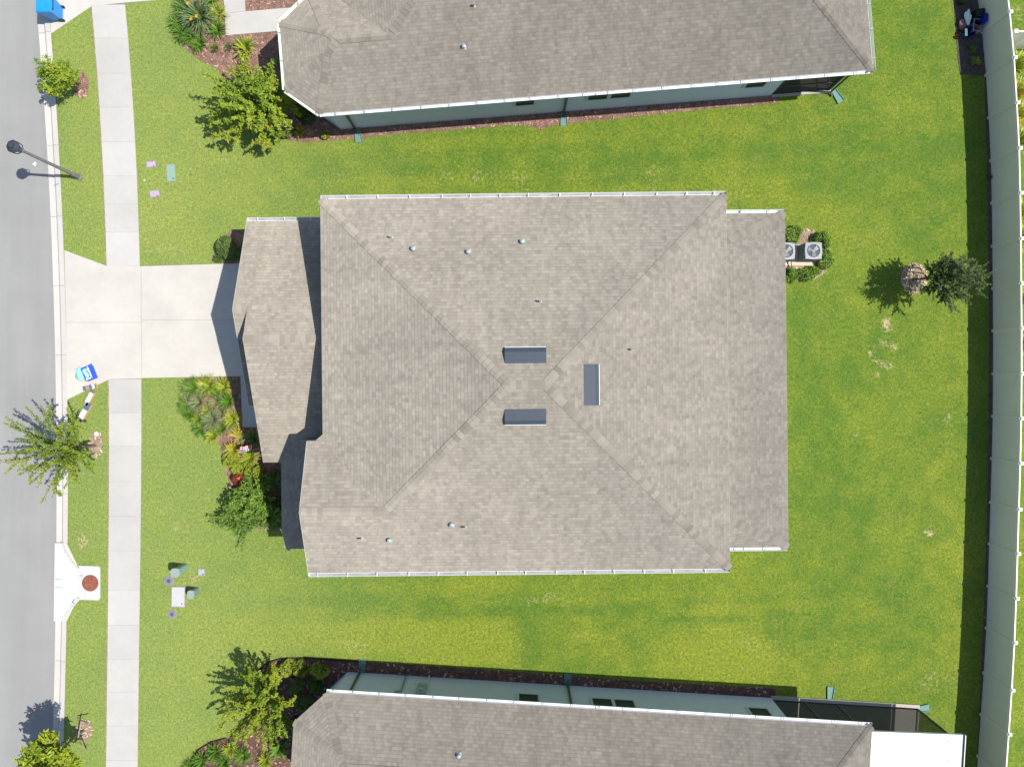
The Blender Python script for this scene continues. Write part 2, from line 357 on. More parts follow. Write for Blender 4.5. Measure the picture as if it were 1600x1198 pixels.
kg = MB(); strip(lambda y: float(gy2x(road_e, y))*.53+float(gy2x(kerb_e, y))*.47, lambda y: float(gy2x(road_e, y))*.46+float(gy2x(kerb_e, y))*.54, -.108, -.075, [y for y in np.linspace(20, -7.6, 60)], .5, kg)
strip(lambda y: float(gy2x(road_e, y))*.53+float(gy2x(kerb_e, y))*.47, lambda y: float(gy2x(road_e, y))*.46+float(gy2x(kerb_e, y))*.54, -.108, -.075, [y for y in np.linspace(-11.6, -21, 20)], .5, kg)
tag(kg.build('gutter_stain', mat('gutter_dirt', (.40, .32, .25), .95, .25, 5)), kind='structure')
# base under kerb joints
kb = strip(Ef(road_e, -.05), Ef(kerb_e, .05), -.15, -.15, YS, .5); tag(kb.build('kerb_base', mat('dirt_joint', (.10, .085, .07), .95, .2)), kind='structure')
# storm drain throat: widened gutter pan that runs back to the slab
thr = MB()
outer = [(86, 848), (104, 848), (112, 864), (123, 887), (126, 905), (126, 935), (116, 946), (104, 970), (84, 970)]
thr.prism([G2(*p) for p in outer], -.2, .006, .8)
# cut pan look: lower sheet ring is modelled by a sloping apron on top of the prism
ap = [(86, 849), (97, 849), (101, 860), (113, 878), (123, 893), (124, 905), (124, 925), (121, 932), (110, 945), (98, 969), (84.5, 969)]
dr = empty('storm_drain', G(141, 910), 'rusty round manhole cover in pale concrete slab behind widened kerb', 'storm drain')
thr.build('apron', CURBM, dr)
th2 = MB(); th2.prism([G2(*p) for p in ap], .004, .010, .6)
th2.build('throat', concrete_mat('throat_concrete', (.62, .585, .545)), dr)
for path_ in ([(96, 848), (101, 862), (112, 879), (122, 890)], [(122, 932), (112, 944), (102, 960), (97, 970)]):
    cb = MB()
    for a, b in zip(path_[:-1], path_[1:]):
        A, B = G(*a), G(*b); d = (B-A).normalized(); nrm = Vector((-d.y, d.x, 0)) if path_[0][1] > 900 else Vector((-d.y, d.x, 0))
        cb.prism([tuple((A)[:2]), tuple(B[:2]), tuple((B+nrm*.10)[:2]), tuple((A+nrm*.10)[:2])], -.02, .06, .3)
    cb.build('kerb_wing', CURBM, dr)
sl = MB(); sl.prism([G2(*p) for p in [(124, 883), (155, 884), (157, 887), (157, 934), (155, 937), (126, 936), (123.5, 930)]], -.1, .05, .4)
sl.build('slab', concrete_mat('slab_concrete', (.50, .495, .48)), dr)
mh = MB(); c = G(141, 910.5, .05); mh.lathe(c, [(0, .012), (.20, .012), (.21, .018), (.34, .018), (.36, .010), (.385, .010), (.39, -.01)], 36)
for a in range(6): mh.lathe(c+Vector((.22*math.cos(a*1.05), .22*math.sin(a*1.05), .012)), [(0, .014), (.022, .012), (.03, 0)], 8)
mh.build('manhole_cover', mat('rusted_iron', (.22, .080, .048), .85, .45, 9, .6), dr)
pm = MB()
for (x0, y0, x1, y1, z) in [(86, 904.5, 96, 904.5, .014), (86, 917.5, 96, 917.5, .014), (124, 899, 130, 899, .056), (112.5, 941, 116, 936, .064), (112, 940, 117, 943, .068), (85, 289, 92, 287, .02)]:
    A, B = G(x0, y0, z), G(x1, y1, z); d = (B-A).normalized(); n_ = Vector((-d.y, d.x, 0))*.018
    pm.prism([tuple((A+n_)[:2]), tuple((B+n_)[:2]), tuple((B-n_)[:2]), tuple((A-n_)[:2])], z-.003, z+.003)
tag(pm.build('survey_paint_marks', mat('blue_paint', (.10, .32, .60), .8, .2)), kind='structure')
# sidewalk slabs
def slabs(edges, mb, z=.022):
    for a, b in zip(edges[:-1], edges[1:]):
        ya, yb = (NY-a)*H/F-.003, (NY-b)*H/F+.003; t = random.random()
        l = lambda y: float(gy2x(sw_l, y)); r = lambda y: float(gy2x(sw_r, y))
        mb.prism([(l(ya), ya), (r(ya), ya+.002), (r(yb), yb), (l(yb), yb)], -.08, z, t)
mb = MB()
k = (60-10)/1.0
slabs([8, 60, 115, 168, 222, 275, 319, 363, 416], mb); slabs([592, 645, 697, 752, 806, 860, 921, 976, 1029, 1081, 1133, 1187, 1240, 1300, 1400], mb)
tag(mb.build('sidewalk', WALK), 'pale concrete sidewalk slabs parallel to the road', kind='structure')
mb = strip(Ef(sw_l, .01), Ef(sw_r, -.01), .004, .004, YS); tag(mb.build('sidewalk_base', mat('joint_sand', (.23, .20, .165))), kind='structure')
mb = strip(Ef(sw_l, -.055), Ef(sw_l, .0), .006, .006, [y for y in np.linspace(18, -20, 120) if not (-.1 < y < 5.3)]); tag(mb.build('dry_grass_edge', STRAW), kind='structure')
# driveway panels
mb = MB()
def panel(pts, t): mb.prism([G2(*p) for p in pts], -.1, .016, t)
panel([(100.8, 391), (166.5, 415.6), (220.4, 416.2), (220.6, 503.6), (103.6, 503.6)], .55); panel([(103.6, 504), (220.6, 504), (221.4, 590.8), (172, 592), (105.3, 624)], .7)
panel([(220.9, 416.2), (432, 410), (432, 499.6), (221.1, 499.8)], .45); panel([(221.1, 500.2), (432, 500), (432, 586.4), (221.8, 590.4)], .5)
tag(mb.build('driveway', DRIVE), 'wide cream concrete driveway', kind='structure')
mb = MB(); mb.prism([G2(*p) for p in [(101.5, 392), (167, 416.5), (432, 410.5), (432, 586), (172, 591.5), (105.6, 623.4)]], -.1, .006); tag(mb.build('driveway_base', mat('joint_sand', (.23, .20, .165))), kind='structure')
mb = MB(); mb.prism([G2(*p) for p in [(72, -90), (80, 53), (143.6, 10), (197, 4.5), (330, -6), (330, -90)]], -.1, .016, .6); tag(mb.build('neighbour_driveway', DRIVE), kind='structure')
mb = MB(); mb.prism([G2(*p) for p in [(376.5, 587.6), (432, 587.6), (432, 667), (379.5, 667)]], -.1, .065, .4); tag(mb.build('front_walk', WALK), kind='structure')
mb = MB(); mb.prism([G2(*p) for p in [(345, -60), (352, 22), (384, 19), (381, -60)]], -.1, .065, .4); mb.prism([G2(*p) for p in [(352, 22.4), (353.5, 56.5), (520, 43), (519, 8), (384, 19.2)]], -.1, .065, .6)
mb.prism([G2(*p) for p in [(370, 1197), (404, 1196), (404, 1300), (368, 1300)]], -.1, .065, .6)
tag(mb.build('path', WALK), 'pale concrete entry path', kind='structure')

# mulch beds
def bed(name, pts, m, z=.012, chip=None, dens=26, csz=.05, label=None):
    P = [G2(*p) for p in pts]; mb = MB(); mb.prism(P, -.05, z)
    o = tag(mb.build(name, m), label, kind='structure')
    if chip:
        xs = [p[0] for p in P]; ys = [p[1] for p in P]; area = abs(sum(P[i][0]*P[(i+1) % len(P)][1]-P[(i+1) % len(P)][0]*P[i][1] for i in range(len(P))))/2
        n = int(area*dens); cm = MB(); k = 0; tr = 0
        while k < n and tr < n*6:
            tr += 1; x = random.uniform(min(xs)-.05, max(xs)+.05); y = random.uniform(min(ys)-.05, max(ys)+.05)
            ins = False
            for i in range(len(P)):
                (x1, y1), (x2, y2) = P[i], P[i-1]
                if (y1 > y) != (y2 > y) and x < (x2-x1)*(y-y1)/(y2-y1)+x1: ins = not ins
            if not ins: continue
            k += 1; a = random.uniform(0, 6.28); L = random.uniform(.6, 1.6)*csz; W = L*random.uniform(.25, .6)
            zz = z+random.uniform(.005, .035); d = Vector((math.cos(a), math.sin(a), random.uniform(-.35, .35))); q = Vector((-math.sin(a), math.cos(a), random.uniform(-.3, .3)))
            c = Vector((x, y, zz)); cm.face([c-d*L-q*W, c+d*L-q*W, c+d*L+q*W, c-d*L+q*W], t=random.random())
        tag(cm.build('loose_'+('straw' if chip is CHIP2 else 'mulch'), chip), kind='stuff')
    return o
bed('mulch_bed', [(273, -60), (271, 40), (276, 62), (292, 78), (312, 94), (338, 107), (348, 120), (372, 150), (395, 180), (420, 200), (438, 217), (467, 222), (500, 221.5), (560, 216), (640, 207.5), (700, 204), (800, 195.5), (832, 198), (845, 203.5), (858, 198), (880, 194), (940, 188), (1000, 181.5), (1100, 171), (1190, 164), (1216, 160), (1222, 148), (1222, 100), (560, 100), (500, -60)], MULCH, .012, CHIP)
bed('mulch_bed', [(288.5, 591), (289.5, 640), (300, 655), (322, 672), (345, 695), (348, 715), (356, 745), (366, 780), (385, 812), (400, 826), (440, 828.5), (520, 828), (520, 590)], MULCH, .012, CHIP)
bed('mulch_bed', [(346, 372), (334, 396), (330, 408), (345, 411.5), (440, 409), (440, 358), (362, 360)], MULCH, .012, CHIP)
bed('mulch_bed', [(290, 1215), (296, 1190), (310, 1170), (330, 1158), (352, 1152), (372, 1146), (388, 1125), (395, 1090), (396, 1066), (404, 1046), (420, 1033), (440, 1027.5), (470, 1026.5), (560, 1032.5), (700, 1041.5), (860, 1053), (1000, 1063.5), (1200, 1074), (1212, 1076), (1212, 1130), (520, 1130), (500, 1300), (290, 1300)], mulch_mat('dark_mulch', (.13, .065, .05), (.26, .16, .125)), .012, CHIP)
bed('mulch_bed', [(1190, 354), (1248, 355), (1272, 360), (1286, 371), (1297, 386), (1299, 405), (1290, 426), (1272, 437), (1238, 441), (1190, 441)], STRAW, .012, CHIP2)
bed('soil_bed', [(1485, -60), (1491, 20), (1496, 90), (1500, 116), (1541, 119), (1530, -60)], SOIL, .010)
bed('soil_strip', [(1538, 116), (1542, 250), (1545, 450), (1545, 650), (1541, 850), (1533, 1050), (1524, 1230), (1534, 1230), (1545, 1000), (1552, 700), (1553, 450), (1549, 250), (1541, 118)], SOIL, .008)
def ring(px, py, rx, ry, m=STRAW, chip=CHIP2, n=26, jit=.08, z=.02):
    bed('mulch_ring', [(px+rx*math.cos(a)*(1+random.uniform(-jit, jit)), py+ry*math.sin(a)*(1+random.uniform(-jit, jit))) for a in np.linspace(0, 6.283, n)[:-1]], m, z, chip, 60)
ring(1428, 435, 21, 24, jit=.03); ring(150, 694, 11, 21); ring(132, 1140, 13, 17); ring(127, 134, 12, 20, MULCH, CHIP)
# black strips added as the dark shade line of the bottom bed's cut edge
def shade_strip(pts, label):
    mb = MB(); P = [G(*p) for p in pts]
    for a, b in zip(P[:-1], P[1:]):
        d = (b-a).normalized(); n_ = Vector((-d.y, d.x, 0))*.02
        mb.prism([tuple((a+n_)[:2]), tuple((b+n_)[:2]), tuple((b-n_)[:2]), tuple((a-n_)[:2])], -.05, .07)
    tag(mb.build('bed_shade_strip', BLACKP), label, 'shade_strip')
shade_strip([(372, 1146), (388, 1125), (395, 1090), (396, 1066), (404, 1046), (420, 1033), (440, 1027.5), (470, 1026.5), (560, 1032.5)], 'curved black strip standing in for shade where the lower bed meets the lawn')
shade_strip([(290, 1215), (296, 1190), (310, 1170), (330, 1158), (352, 1152)], 'black strip standing in for shade by the grassy plants at the bottom edge')

# ------------------------------------------------------------------ roofs
def clip(poly, a, b, c):                 # keep a*x+b*y+c >= 0
    out = []
    for i in range(len(poly)):
        p, q = poly[i], poly[(i+1) % len(poly)]; dp = a*p[0]+b*p[1]+c; dq = a*q[0]+b*q[1]+c
        if dp >= -1e-9: out.append(p)
        if (dp > 1e-9 and dq < -1e-9) or (dp < -1e-9 and dq > 1e-9):
            t = dp/(dp-dq); out.append((p[0]+(q[0]-p[0])*t, p[1]+(q[1]-p[1])*t))
    return out
class Roof:
    def __init__(s, poly, slopes, z0):
        n = len(poly); ar = sum(poly[i][0]*poly[(i+1) % n][1]-poly[(i+1) % n][0]*poly[i][1] for i in range(n))
        assert ar > 0, 'ccw'
        s.poly = poly; s.z0 = z0; s.pl = []; s.sl = slopes
        for i in range(n):
            (x1, y1), (x2, y2) = poly[i], poly[(i+1) % n]; L = math.hypot(x2-x1, y2-y1); d = ((x2-x1)/L, (y2-y1)/L); nn = (-d[1], d[0])
            if slopes[i] is None or isinstance(slopes[i], str): continue
            sl = slopes[i]; s.pl.append((sl*nn[0], sl*nn[1], z0-sl*(nn[0]*x1+nn[1]*y1), d, nn, (x1, y1), sl))
    def z(s, x, y): return min(p[0]*x+p[1]*y+p[2] for p in s.pl)
    def edge_kind(s, A, B):
        c = (A+B)/2; best = (9, None)
        for i in range(len(s.poly)):
            (x1, y1), (x2, y2) = s.poly[i], s.poly[(i+1) % len(s.poly)]; L = math.hypot(x2-x1, y2-y1)
            d = abs((c.x-x1)*(y2-y1)-(c.y-y1)*(x2-x1))/L; t = ((c.x-x1)*(x2-x1)+(c.y-y1)*(y2-y1))/L/L
            if -.01 < t < 1.01 and d < best[0]: best = (d, s.sl[i])
        return best[1]
    def build(s, parent, name='roof', cap=True, th=.17, skip=None, sm=None):
        faces = []
        for i, p in enumerate(s.pl):
            q = list(s.poly)
            for j, r in enumerate(s.pl):
                if i != j and len(q) >= 3: q = clip(q, r[0]-p[0], r[1]-p[1], r[2]-p[2])
            # drop duplicates
            qq = []
            for v in q:
                if not qq or math.dist(v, qq[-1]) > 1e-4: qq.append(v)
            if len(qq) > 1 and math.dist(qq[0], qq[-1]) < 1e-4: qq.pop()
            if len(qq) >= 3: faces.append((p, qq))
        mb = MB(); edges = {}
        for fi, (p, q) in enumerate(faces):
            P = [Vector((x, y, p[0]*x+p[1]*y+p[2])) for x, y in q]
            k = math.sqrt(1+p[6]**2)
            uv = [((x-p[5][0])*p[3][0]+(y-p[5][1])*p[3][1]+fi*3.37, ((x-p[5][0])*p[4][0]+(y-p[5][1])*p[4][1])*k) for x, y in q]
            mb.face(P, uv, .5)
            for a in range(len(P)):
                A, B = P[a], P[(a+1) % len(P)]; key = tuple(sorted([tuple(round(c, 2) for c in A), tuple(round(c, 2) for c in B)]))
                edges.setdefault(key, []).append((A, B, p))
        s.obj = mb.build(name, sm or SH, parent)
        fb = MB()
        for fi, (p, q) in enumerate(faces):
            P = [Vector((x, y, p[0]*x+p[1]*y+p[2]-th)) for x, y in q]; fb.face(P[::-1])
        s.hips = []
        for key, l in edges.items():
            if len(l) == 1:
                A, B, p = l[0]; dn = Vector((0, 0, th)); e = Vector((0, 0, .004))
                ek = s.edge_kind(A, B)
                if ek is None: continue
                fb.face([A-dn, B-dn, B-e, A-e])
                if ek == 'h': continue
                d = (B-A); d.z = 0; d.normalize(); o = Vector((d.y, -d.x, 0))*(.012 if ek == 'g' else .004)   # drip edge, a thin proud strip
                fb.face([A-e*2+o, B-e*2+o, B+e+o, A+e+o]); fb.face([A+e, A+e+o, B+e+o, B+e]); 
            else: s.hips.append((l[0], l[1]))
        fo = fb.build('fascia', FASC, parent)
        if cap:
            for (A, B, p), (A2, B2, p2) in s.hips:
                cm = MB()
                lo, hi = (A, B) if A.z <= B.z else (B, A)
                L = (hi-lo).length
                if L < .3: continue
                d = (hi-lo).normalized(); sides = []
                for pp in (p, p2):
                    nrm = Vector((-pp[0], -pp[1], 1)).normalized(); q = nrm.cross(d).normalized()
                    into = Vector((pp[4][0], pp[4][1], 0)); t1 = lo+(hi-lo)*.5+q*.2
                    # choose the side lying in this face's region (its plane is the minimum there)
                    zz = min(r[0]*t1.x+r[1]*t1.y+r[2] for r in s.pl)
                    if abs(zz-(pp[0]*t1.x+pp[1]*t1.y+pp[2])) > 1e-3: q = -q
                    sides.append((q, nrm))
                up = (sides[0][1]+sides[1][1]).normalized(); x = -.02 if p[6] else 0; step = .205
                while x < L:
                    a, b = lo+d*max(x, 0), lo+d*min(x+step+.02, L); t = random.choice([random.random()**1.0, .75, .6, .3]); t = min(1, max(0, t+random.uniform(-.1, .1)))
                    if skip and skip(a): x += step; continue
                    for q, nr in sides:
                        W = .16; h0, h1 = .024, .010
                        pts = [a+up*h0, a+q*W+nr*h0, b+q*W+nr*h1, b+up*h1]
                        if (pts[1]-pts[0]).cross(pts[2]-pts[1]).z < 0: pts.reverse()
                        cm.face(pts, t=t)
                        cm.face([a+q*W+nr*h0, a+q*W+nr*-.004, b+q*W+nr*-.004, b+q*W+nr*h1], t=t*.6)
                        cm.face([a+up*h0, a+up*-.004, a+q*W+nr*-.004, a+q*W+nr*h0], t=t*.5)
                    x += step
                if cm.f: cm.build('ridge_cap', CAPM2 if sm else CAPM, s.obj)
        return s
def walls(parent, poly, rf, name='wall', zb=0.0, m=None, off=.10, ztop=None):
    mb = MB(); n = len(poly)
    for i in range(n):
        a, b = Vector(poly[i]), Vector(poly[(i+1) % n]); k = max(1, int((b-a).length/.5))
        for j in range(k):
            p, q = a+(b-a)*(j/k), a+(b-a)*((j+1)/k)
            zp = ztop if ztop else rf.z(p.x, p.y)-off; zq = ztop if ztop else rf.z(q.x, q.y)-off
            mb.face([(p.x, p.y, zb), (q.x, q.y, zb), (q.x, q.y, zq), (p.x, p.y, zp)])
    return mb.build(name, m or STUC, parent)
def gutter(parent, a, b, z, side=1, hang=1.16, m=None, outlet=None, dirty=False):
    """channel hung outside the eave from a to b (2D); side=+1: outward is to the right of a->b"""
    a, b = Vector((*a, 0)), Vector((*b, 0)); d = (b-a).normalized(); o = Vector((d.y, -d.x, 0))*side; L = (b-a).length
    prof = [(.010, -.02), (.010, -.115), (.105, -.120), (.140, -.02), (.152, -.012), (.152, -.022), (.146, -.03), (.111, -.128), (.006, -.124), (.006, -.02)]
    mb = MB(); w_ = m or WHITE
    for (u0, z0), (u1, z1) in zip(prof, prof[1:]+prof[:1]):
        mb.face([a+o*u0+Vector((0, 0, z+z0)), b+o*u0+Vector((0, 0, z+z0)), b+o*u1+Vector((0, 0, z+z1)), a+o*u1+Vector((0, 0, z+z1))])
    for e in (a, b): mb.face([e+o*u+Vector((0, 0, z+zz)) for u, zz in prof[:4]])
    g = mb.build('gutter', w_, parent)
    if dirty:
        tb = MB(); c0, c1 = a+d*.05+Vector((0, 0, z-.098)), b-d*.05+Vector((0, 0, z-.098))
        tb.face([c0+o*.055, c1+o*.055, c1+o*.121+Vector((0, 0, .012)), c0+o*.121+Vector((0, 0, .012))]); tb.build('trough', mat('gutter_silt', (.30, .30, .29), .8, .35, 2.5), g)
    x = random.uniform(.3, .8)
    while x < L-.1:
        hb = MB(); c = a+d*x+o*.088+Vector((0, 0, z-.012)); hb.box(c, (.035, .135, .018), math.atan2(d.y, d.x)); x += hang*random.uniform(.9, 1.1)
        hb.build('hanger', mat('hanger_metal', (.62, .64, .66) if dirty else (.34, .36, .39), .5, .1) if not dirty else mat('hanger_white', (.66, .67, .68), .5, .05), g)
    for x in (L-.25, L*.5, .3)[:2] if L > 3 else ():
        db = MB(); c = a+d*x+o*.07+Vector((0, 0, z-.110)); db.lathe(c, [(0, 0.002), (.032, 0.002)], 10); db.build('outlet', BLACKP, g)
    return g
def downspout(parent, top, foot, out, m=None):
    """top/foot: points on wall; out: outward unit 2D"""
    mb = MB(); m = m or BROWN; o = Vector((*out, 0)); rz = math.atan2(o.y, o.x)
    w1 = Vector(foot)+o*.06; z1 = top
    mb.box(w1+Vector((0, 0, (z1-.45+.12)/2)), (.07, .09, z1-.45-.12), rz)
    e = w1+Vector((0, 0, z1-.45)); g = w1+o*.36+Vector((0, 0, z1-.12)); mb.tube(e, g, .045, .045, 4)
    mb.tube(w1+Vector((0, 0, .14)), w1+o*.20+Vector((0, 0, .05)), .045, .045, 4)
    return mb.build('downspout', m, parent)
def splash(px, py, ang, label):
    root = MB(); c = G(px, py, .0); d = Vector((math.cos(ang), math.sin(ang), 0)); q = Vector((-d.y, d.x, 0))
    A = c-d*.32; B = c+d*.32
    for (w0, w1, h) in [(.10, .15, .03)]:
        P = [A-q*w0, B-q*w1, B+q*w1, A+q*w0]; root.prism([tuple(p[:2]) for p in P], 0, h)
    for s in (1, -1):
        P = [A+q*.10*s, B+q*.15*s, B+q*.18*s, A+q*.13*s]; root.prism([tuple(p[:2]) for p in P], 0, .075)
    root.prism([tuple(p[:2]) for p in [A-d*.02-q*.13, A-q*.13, A+q*.13, A-d*.02+q*.13]], 0, .075)
    tag(root.build('splash_block', TEAL), label, 'splash block', 'green splash blocks at the downspout ends')
def window(parent, c, d, out, wd, ht, name='window', trim=STUC2):
    d = Vector((*d, 0)); o = Vector((*out, 0)); rz = math.atan2(d.y, d.x); c = Vector(c)
    f = MB(); t = .09
    for s in (1, -1):
        f.box(c+d*s*(wd/2+t/2)+o*.025, (t, .05, ht+2*t), rz); f.box(c+Vector((0, 0, s*(ht/2+t/2)))+o*.025, (wd, .05, t), rz)
    w_ = f.build(name, trim, parent)
    f = MB(); k = .045
    for s in (1, -1):
        f.box(c+d*s*(wd/2-k/2)+o*.02, (k, .035, ht), rz); f.box(c+Vector((0, 0, s*(ht/2-k/2)))+o*.02, (wd-2*k, .035, k), rz)
    f.box(c+o*.02, (wd-2*k, .03, .05), rz); f.build('frame', BRONZE, w_)
    f = MB(); f.box(c+o*.006, (wd-2*k, .01, ht-2*k), rz); f.build('pane', GLASS, w_)
    return w_
def on_roof(rf, px, py):
    z = rf.z0+1
    for _ in range(40): p = G(px, py, z); z = rf.z(p.x, p.y)
    return G(px, py, z)
def dome_vent(parent, rf, px, py, r=.092):
    p = on_roof(rf, px, py); mb = MB()
    mb.lathe(p+Vector((0, 0, -.06)), [(r*.6, 0), (r*.6, .14), (r, .14), (r, .17), (r*.8, .215), (r*.4, .235), (0, .24)], 18)
    mb.box(p+Vector((0, 0, .0)), (.22, .22, .012), 0)
    v = mb.build('roof_vent', GALV, parent); return v
def pipe_vent(parent, rf, px, py):
    p = on_roof(rf, px, py); mb = MB(); mb.lathe(p+Vector((0, 0, -.1)), [(.075, .06), (.05, .14), (.036, .15), (.036, .36), (.024, .36), (.024, .30), (0, .30)], 12)
    return mb.build('plumbing_vent', mat('vent_pipe', (.42, .44, .45), .6, .1), parent)
def ridge_vent(parent, rf, px, py, down, L=1.45, W=.56):
    """low profile attic vent; down = unit 2D direction pointing down the slope"""
    p = on_roof(rf, px, py); dn = Vector((*down, 0)); sl = rf.z(p.x+down[0]*.5, p.y+down[1]*.5)-rf.z(p.x, p.y); dn.z = sl/.5; dn.normalize()
    al = Vector((-down[1], down[0], 0)); n_ = dn.cross(al).normalized(); n_ = n_ if n_.z > 0 else -n_
    prof = [(-W/2, .004), (W*.16, .15), (W/2, .105), (W/2, .02), (-W/2, -.01)]
    mb = MB(); A = [p-al*L/2+dn*u+n_*h for u, h in prof]; B = [p+al*L/2+dn*u+n_*h for u, h in prof]
    k = len(prof)
    for i in range(k): j = (i+1) % k; mb.face([A[i], A[j], B[j], B[i]])
    mb.face(A[::-1]); mb.face(B)
    v = mb.build('attic_vent', GREYM, parent)
    mb = MB(); q = p+dn*(W/2+.035)+n_*.015; mb.face([q-al*L/2-dn*.035, q+al*L/2-dn*.035, q+al*L/2+dn*.035, q-al*L/2+dn*.035])
    mb.face([q-al*L/2+dn*.035, q+al*L/2+dn*.035, q+al*L/2+dn*.035-n_*.015, q-al*L/2+dn*.035-n_*.015]); mb.build('flange', WHITE, v)

# local frame of each house : px,py are GROUND pixels (already brought down from the roof) turned by th about the house
class Frame:
    def __init__(s, cx, cy, th): s.c = G(cx, cy); s.th = th; s.m = Matrix.Rotation(th, 2); s.cx, s.cy = cx, cy
    def __call__(s, u, v):               # u right, v up, in metres from the centre
        p = s.m @ Vector((u, v)); return (s.c.x+p.x, s.c.y+p.y)
    def inv(s, x, y): p = s.m.inverted() @ Vector((x-s.c.x, y-s.c.y)); return (p.x, p.y)
    def d(s, u, v): p = s.m @ Vector((u, v)); return (p.x, p.y)
SL = .417
# ---- middle house
def main_house():
    fr = Frame(800, 598.6, R(.6)); root = empty('brown_roof_house', G(800, 598.6), 'two storey house in the middle with large hipped brown shingle roof', 'house')
    def uv(px, py, z): return fr.inv(*G2(px, py, z))
    ZU, ZL = 5.8, 3.0
    n_v = uv(820, 308, ZU)[1]; s_v = uv(810, 891.5, ZU)[1]; w_u = uv(502.5, 500, ZU)[0]; e_u = uv(1137.5, 600, ZU)[0]
    up = Roof([fr(w_u, s_v), fr(e_u, s_v), fr(e_u, n_v), fr(w_u, n_v)], [SL]*4, ZU)
    g_w = uv(467, 795, 6.9)[0]; g_n = uv(490, 689, 5.85)[1]; zr = ZU+SL*(g_n-s_v)/2
    up.build(root, skip=lambda a: a.z < zr-.02 and fr.inv(a.x, a.y)[0] < w_u+4 and fr.inv(a.x, a.y)[1] < 0)
    # front gable of the upper floor: shares the south slope, ridge runs west-east
    g_w = uv(467, 795, 6.9)[0]; g_n = uv(490, 689, 5.85)[1]
    gb = Roof([fr(g_w, s_v), fr(w_u+2.9, s_v), fr(w_u+2.9, g_n), fr(g_w, g_n)], [SL, None, SL, 'g'], ZU-.004)
    gb.build(root)
    # upper walls
    o = .42
    walls(root, [fr(w_u+o, s_v+o), fr(e_u-o, s_v+o), fr(e_u-o, n_v-o), fr(w_u+o, n_v-o)], up, zb=2.6, off=.2)
    walls(root, [fr(g_w+o, s_v+o), fr(w_u+.9, s_v+o), fr(w_u+.9, g_n-.35), fr(g_w+o, g_n-.35)], gb, zb=2.6, off=.14)
    gutter(root, fr(e_u, n_v), fr(w_u, n_v), ZU, 1, dirty=True); gutter(root, fr(g_w, s_v), fr(e_u, s_v), ZU, 1, dirty=True)
    mb = MB(); mb.prism([fr(w_u-.02, g_n+.24), fr(w_u+.2, g_n+.24), fr(w_u+.2, g_n), fr(w_u-.3, g_n)], ZU-.17, ZU+.02); mb.build('roof_return', SH, root)
    # rear single storey wing with a shallow hip
    r_e = uv(1229, 600, ZL)[0]; r_n = uv(1180, 333, ZL)[1]; r_s = uv(1185, 855, ZL)[1]; x0 = e_u-1.4
    rr = Roof([fr(x0, r_s), fr(r_e, r_s), fr(r_e, r_n), fr(x0, r_n)], [SL, .20, SL, None], ZL); rr.build(root)
    walls(root, [fr(x0, r_s+o), fr(r_e-o, r_s+o), fr(r_e-o, r_n-o), fr(x0, r_n-o)], rr)
    gutter(root, fr(r_e, r_n), fr(e_u-.4, r_n), ZL, 1); gutter(root, fr(e_u-.4, r_s), fr(r_e, r_s), ZL, 1)
    # lower walls
    lo_n, lo_s = n_v-o, s_v+o
    walls(root, [fr(w_u+o, lo_s), fr(e_u-o, lo_s), fr(e_u-o, lo_n), fr(w_u+o, lo_n)], up, ztop=3.0)
    # garage gables (west, single storey)
    g2w = uv(411, 722, ZL)[0]; g2n = uv(440, 345, ZL)[1]; g2s = uv(420, 722, ZL)[1]
    g1w = uv(385.5, 344, ZL)[0]; g1s = uv(392, 633, ZL)[1]
    G_2 = Roof([fr(g2w, g2s), fr(w_u+1.0, g2s), fr(w_u+1.0, g2n), fr(g2w, g2n)], [SL, None, SL, 'h'], ZL); G_2.build(root)
    G_1 = Roof([fr(g1w, g1s), fr(g2w+1.8, g1s), fr(g2w+1.8, g2n), fr(g1w, g2n)], [SL, None, SL, 'g'], ZL-.006); G_1.build(root)
    walls(root, [fr(g2w+1.5, g2s+.4), fr(w_u+.8, g2s+.4), fr(w_u+.8, g2n-o), fr(g2w+1.5, g2n-o)], G_2, off=.14)
    gw = walls(root, [fr(g1w+.35, g1s+.4), fr(g2w+1.5, g1s+.4), fr(g2w+1.5, g2n-o), fr(g1w+.35, g2n-o)], G_1, off=.14)
    walls(root, [fr(g2w+.3, g2s+.9), fr(g2w+.5, g2s+.9), fr(g2w+.5, -.5), fr(g2w+.3, -.5)], G_2, name='gable_wall', zb=2.9, off=.14)
    for v in (g2s+.6, (g2s+g1s)/2):
        pb = MB(); x, y = fr(g2w+.45, v); pb.box((x, y, 1.5), (.26, .26, 3.0), fr.th); pb.build('porch_post', FASC, root)
    gutter(root, fr(w_u+.3, g2n), fr(g1w, g2n), ZL, 1, dirty=True)
    # garage door
    gd = MB(); vc = (g2n-o+g1s+.4)/2
    for i in range(4):
        x, y = fr(g1w+.33, vc); gd.box((x, y, .3+i*.56), (.05, 4.9, .54), fr.th)
    gd.build('garage_door', FASC, root)
    db = MB(); x, y = fr(g2w+1.47, g2s+1.6); db.box((x, y, 1.05), (.06, .95, 2.1), fr.th); db.build('front_door', mat('door_red', (.12, .05, .04), .5), root)
    # skirt roof under the front gable
    k_w = uv(440, 780, ZL)[0]; k_s = uv(460, 857, ZL)[1]; xk = g_w+o+.1
    kz = Roof([fr(k_w+.17, k_s), fr(xk+.6, k_s), fr(xk+.6, g2s+1.0), fr(k_w, g2s+1.0), fr(k_w, k_s+.70)], [SL, None, None, SL, SL*.9], ZL); kz.build(root)
    walls(root, [fr(k_w+.5, k_s+.35), fr(xk+.3, k_s+.35), fr(xk+.3, g2s+.6), fr(k_w+.5, g2s+.6)], kz, off=.14)
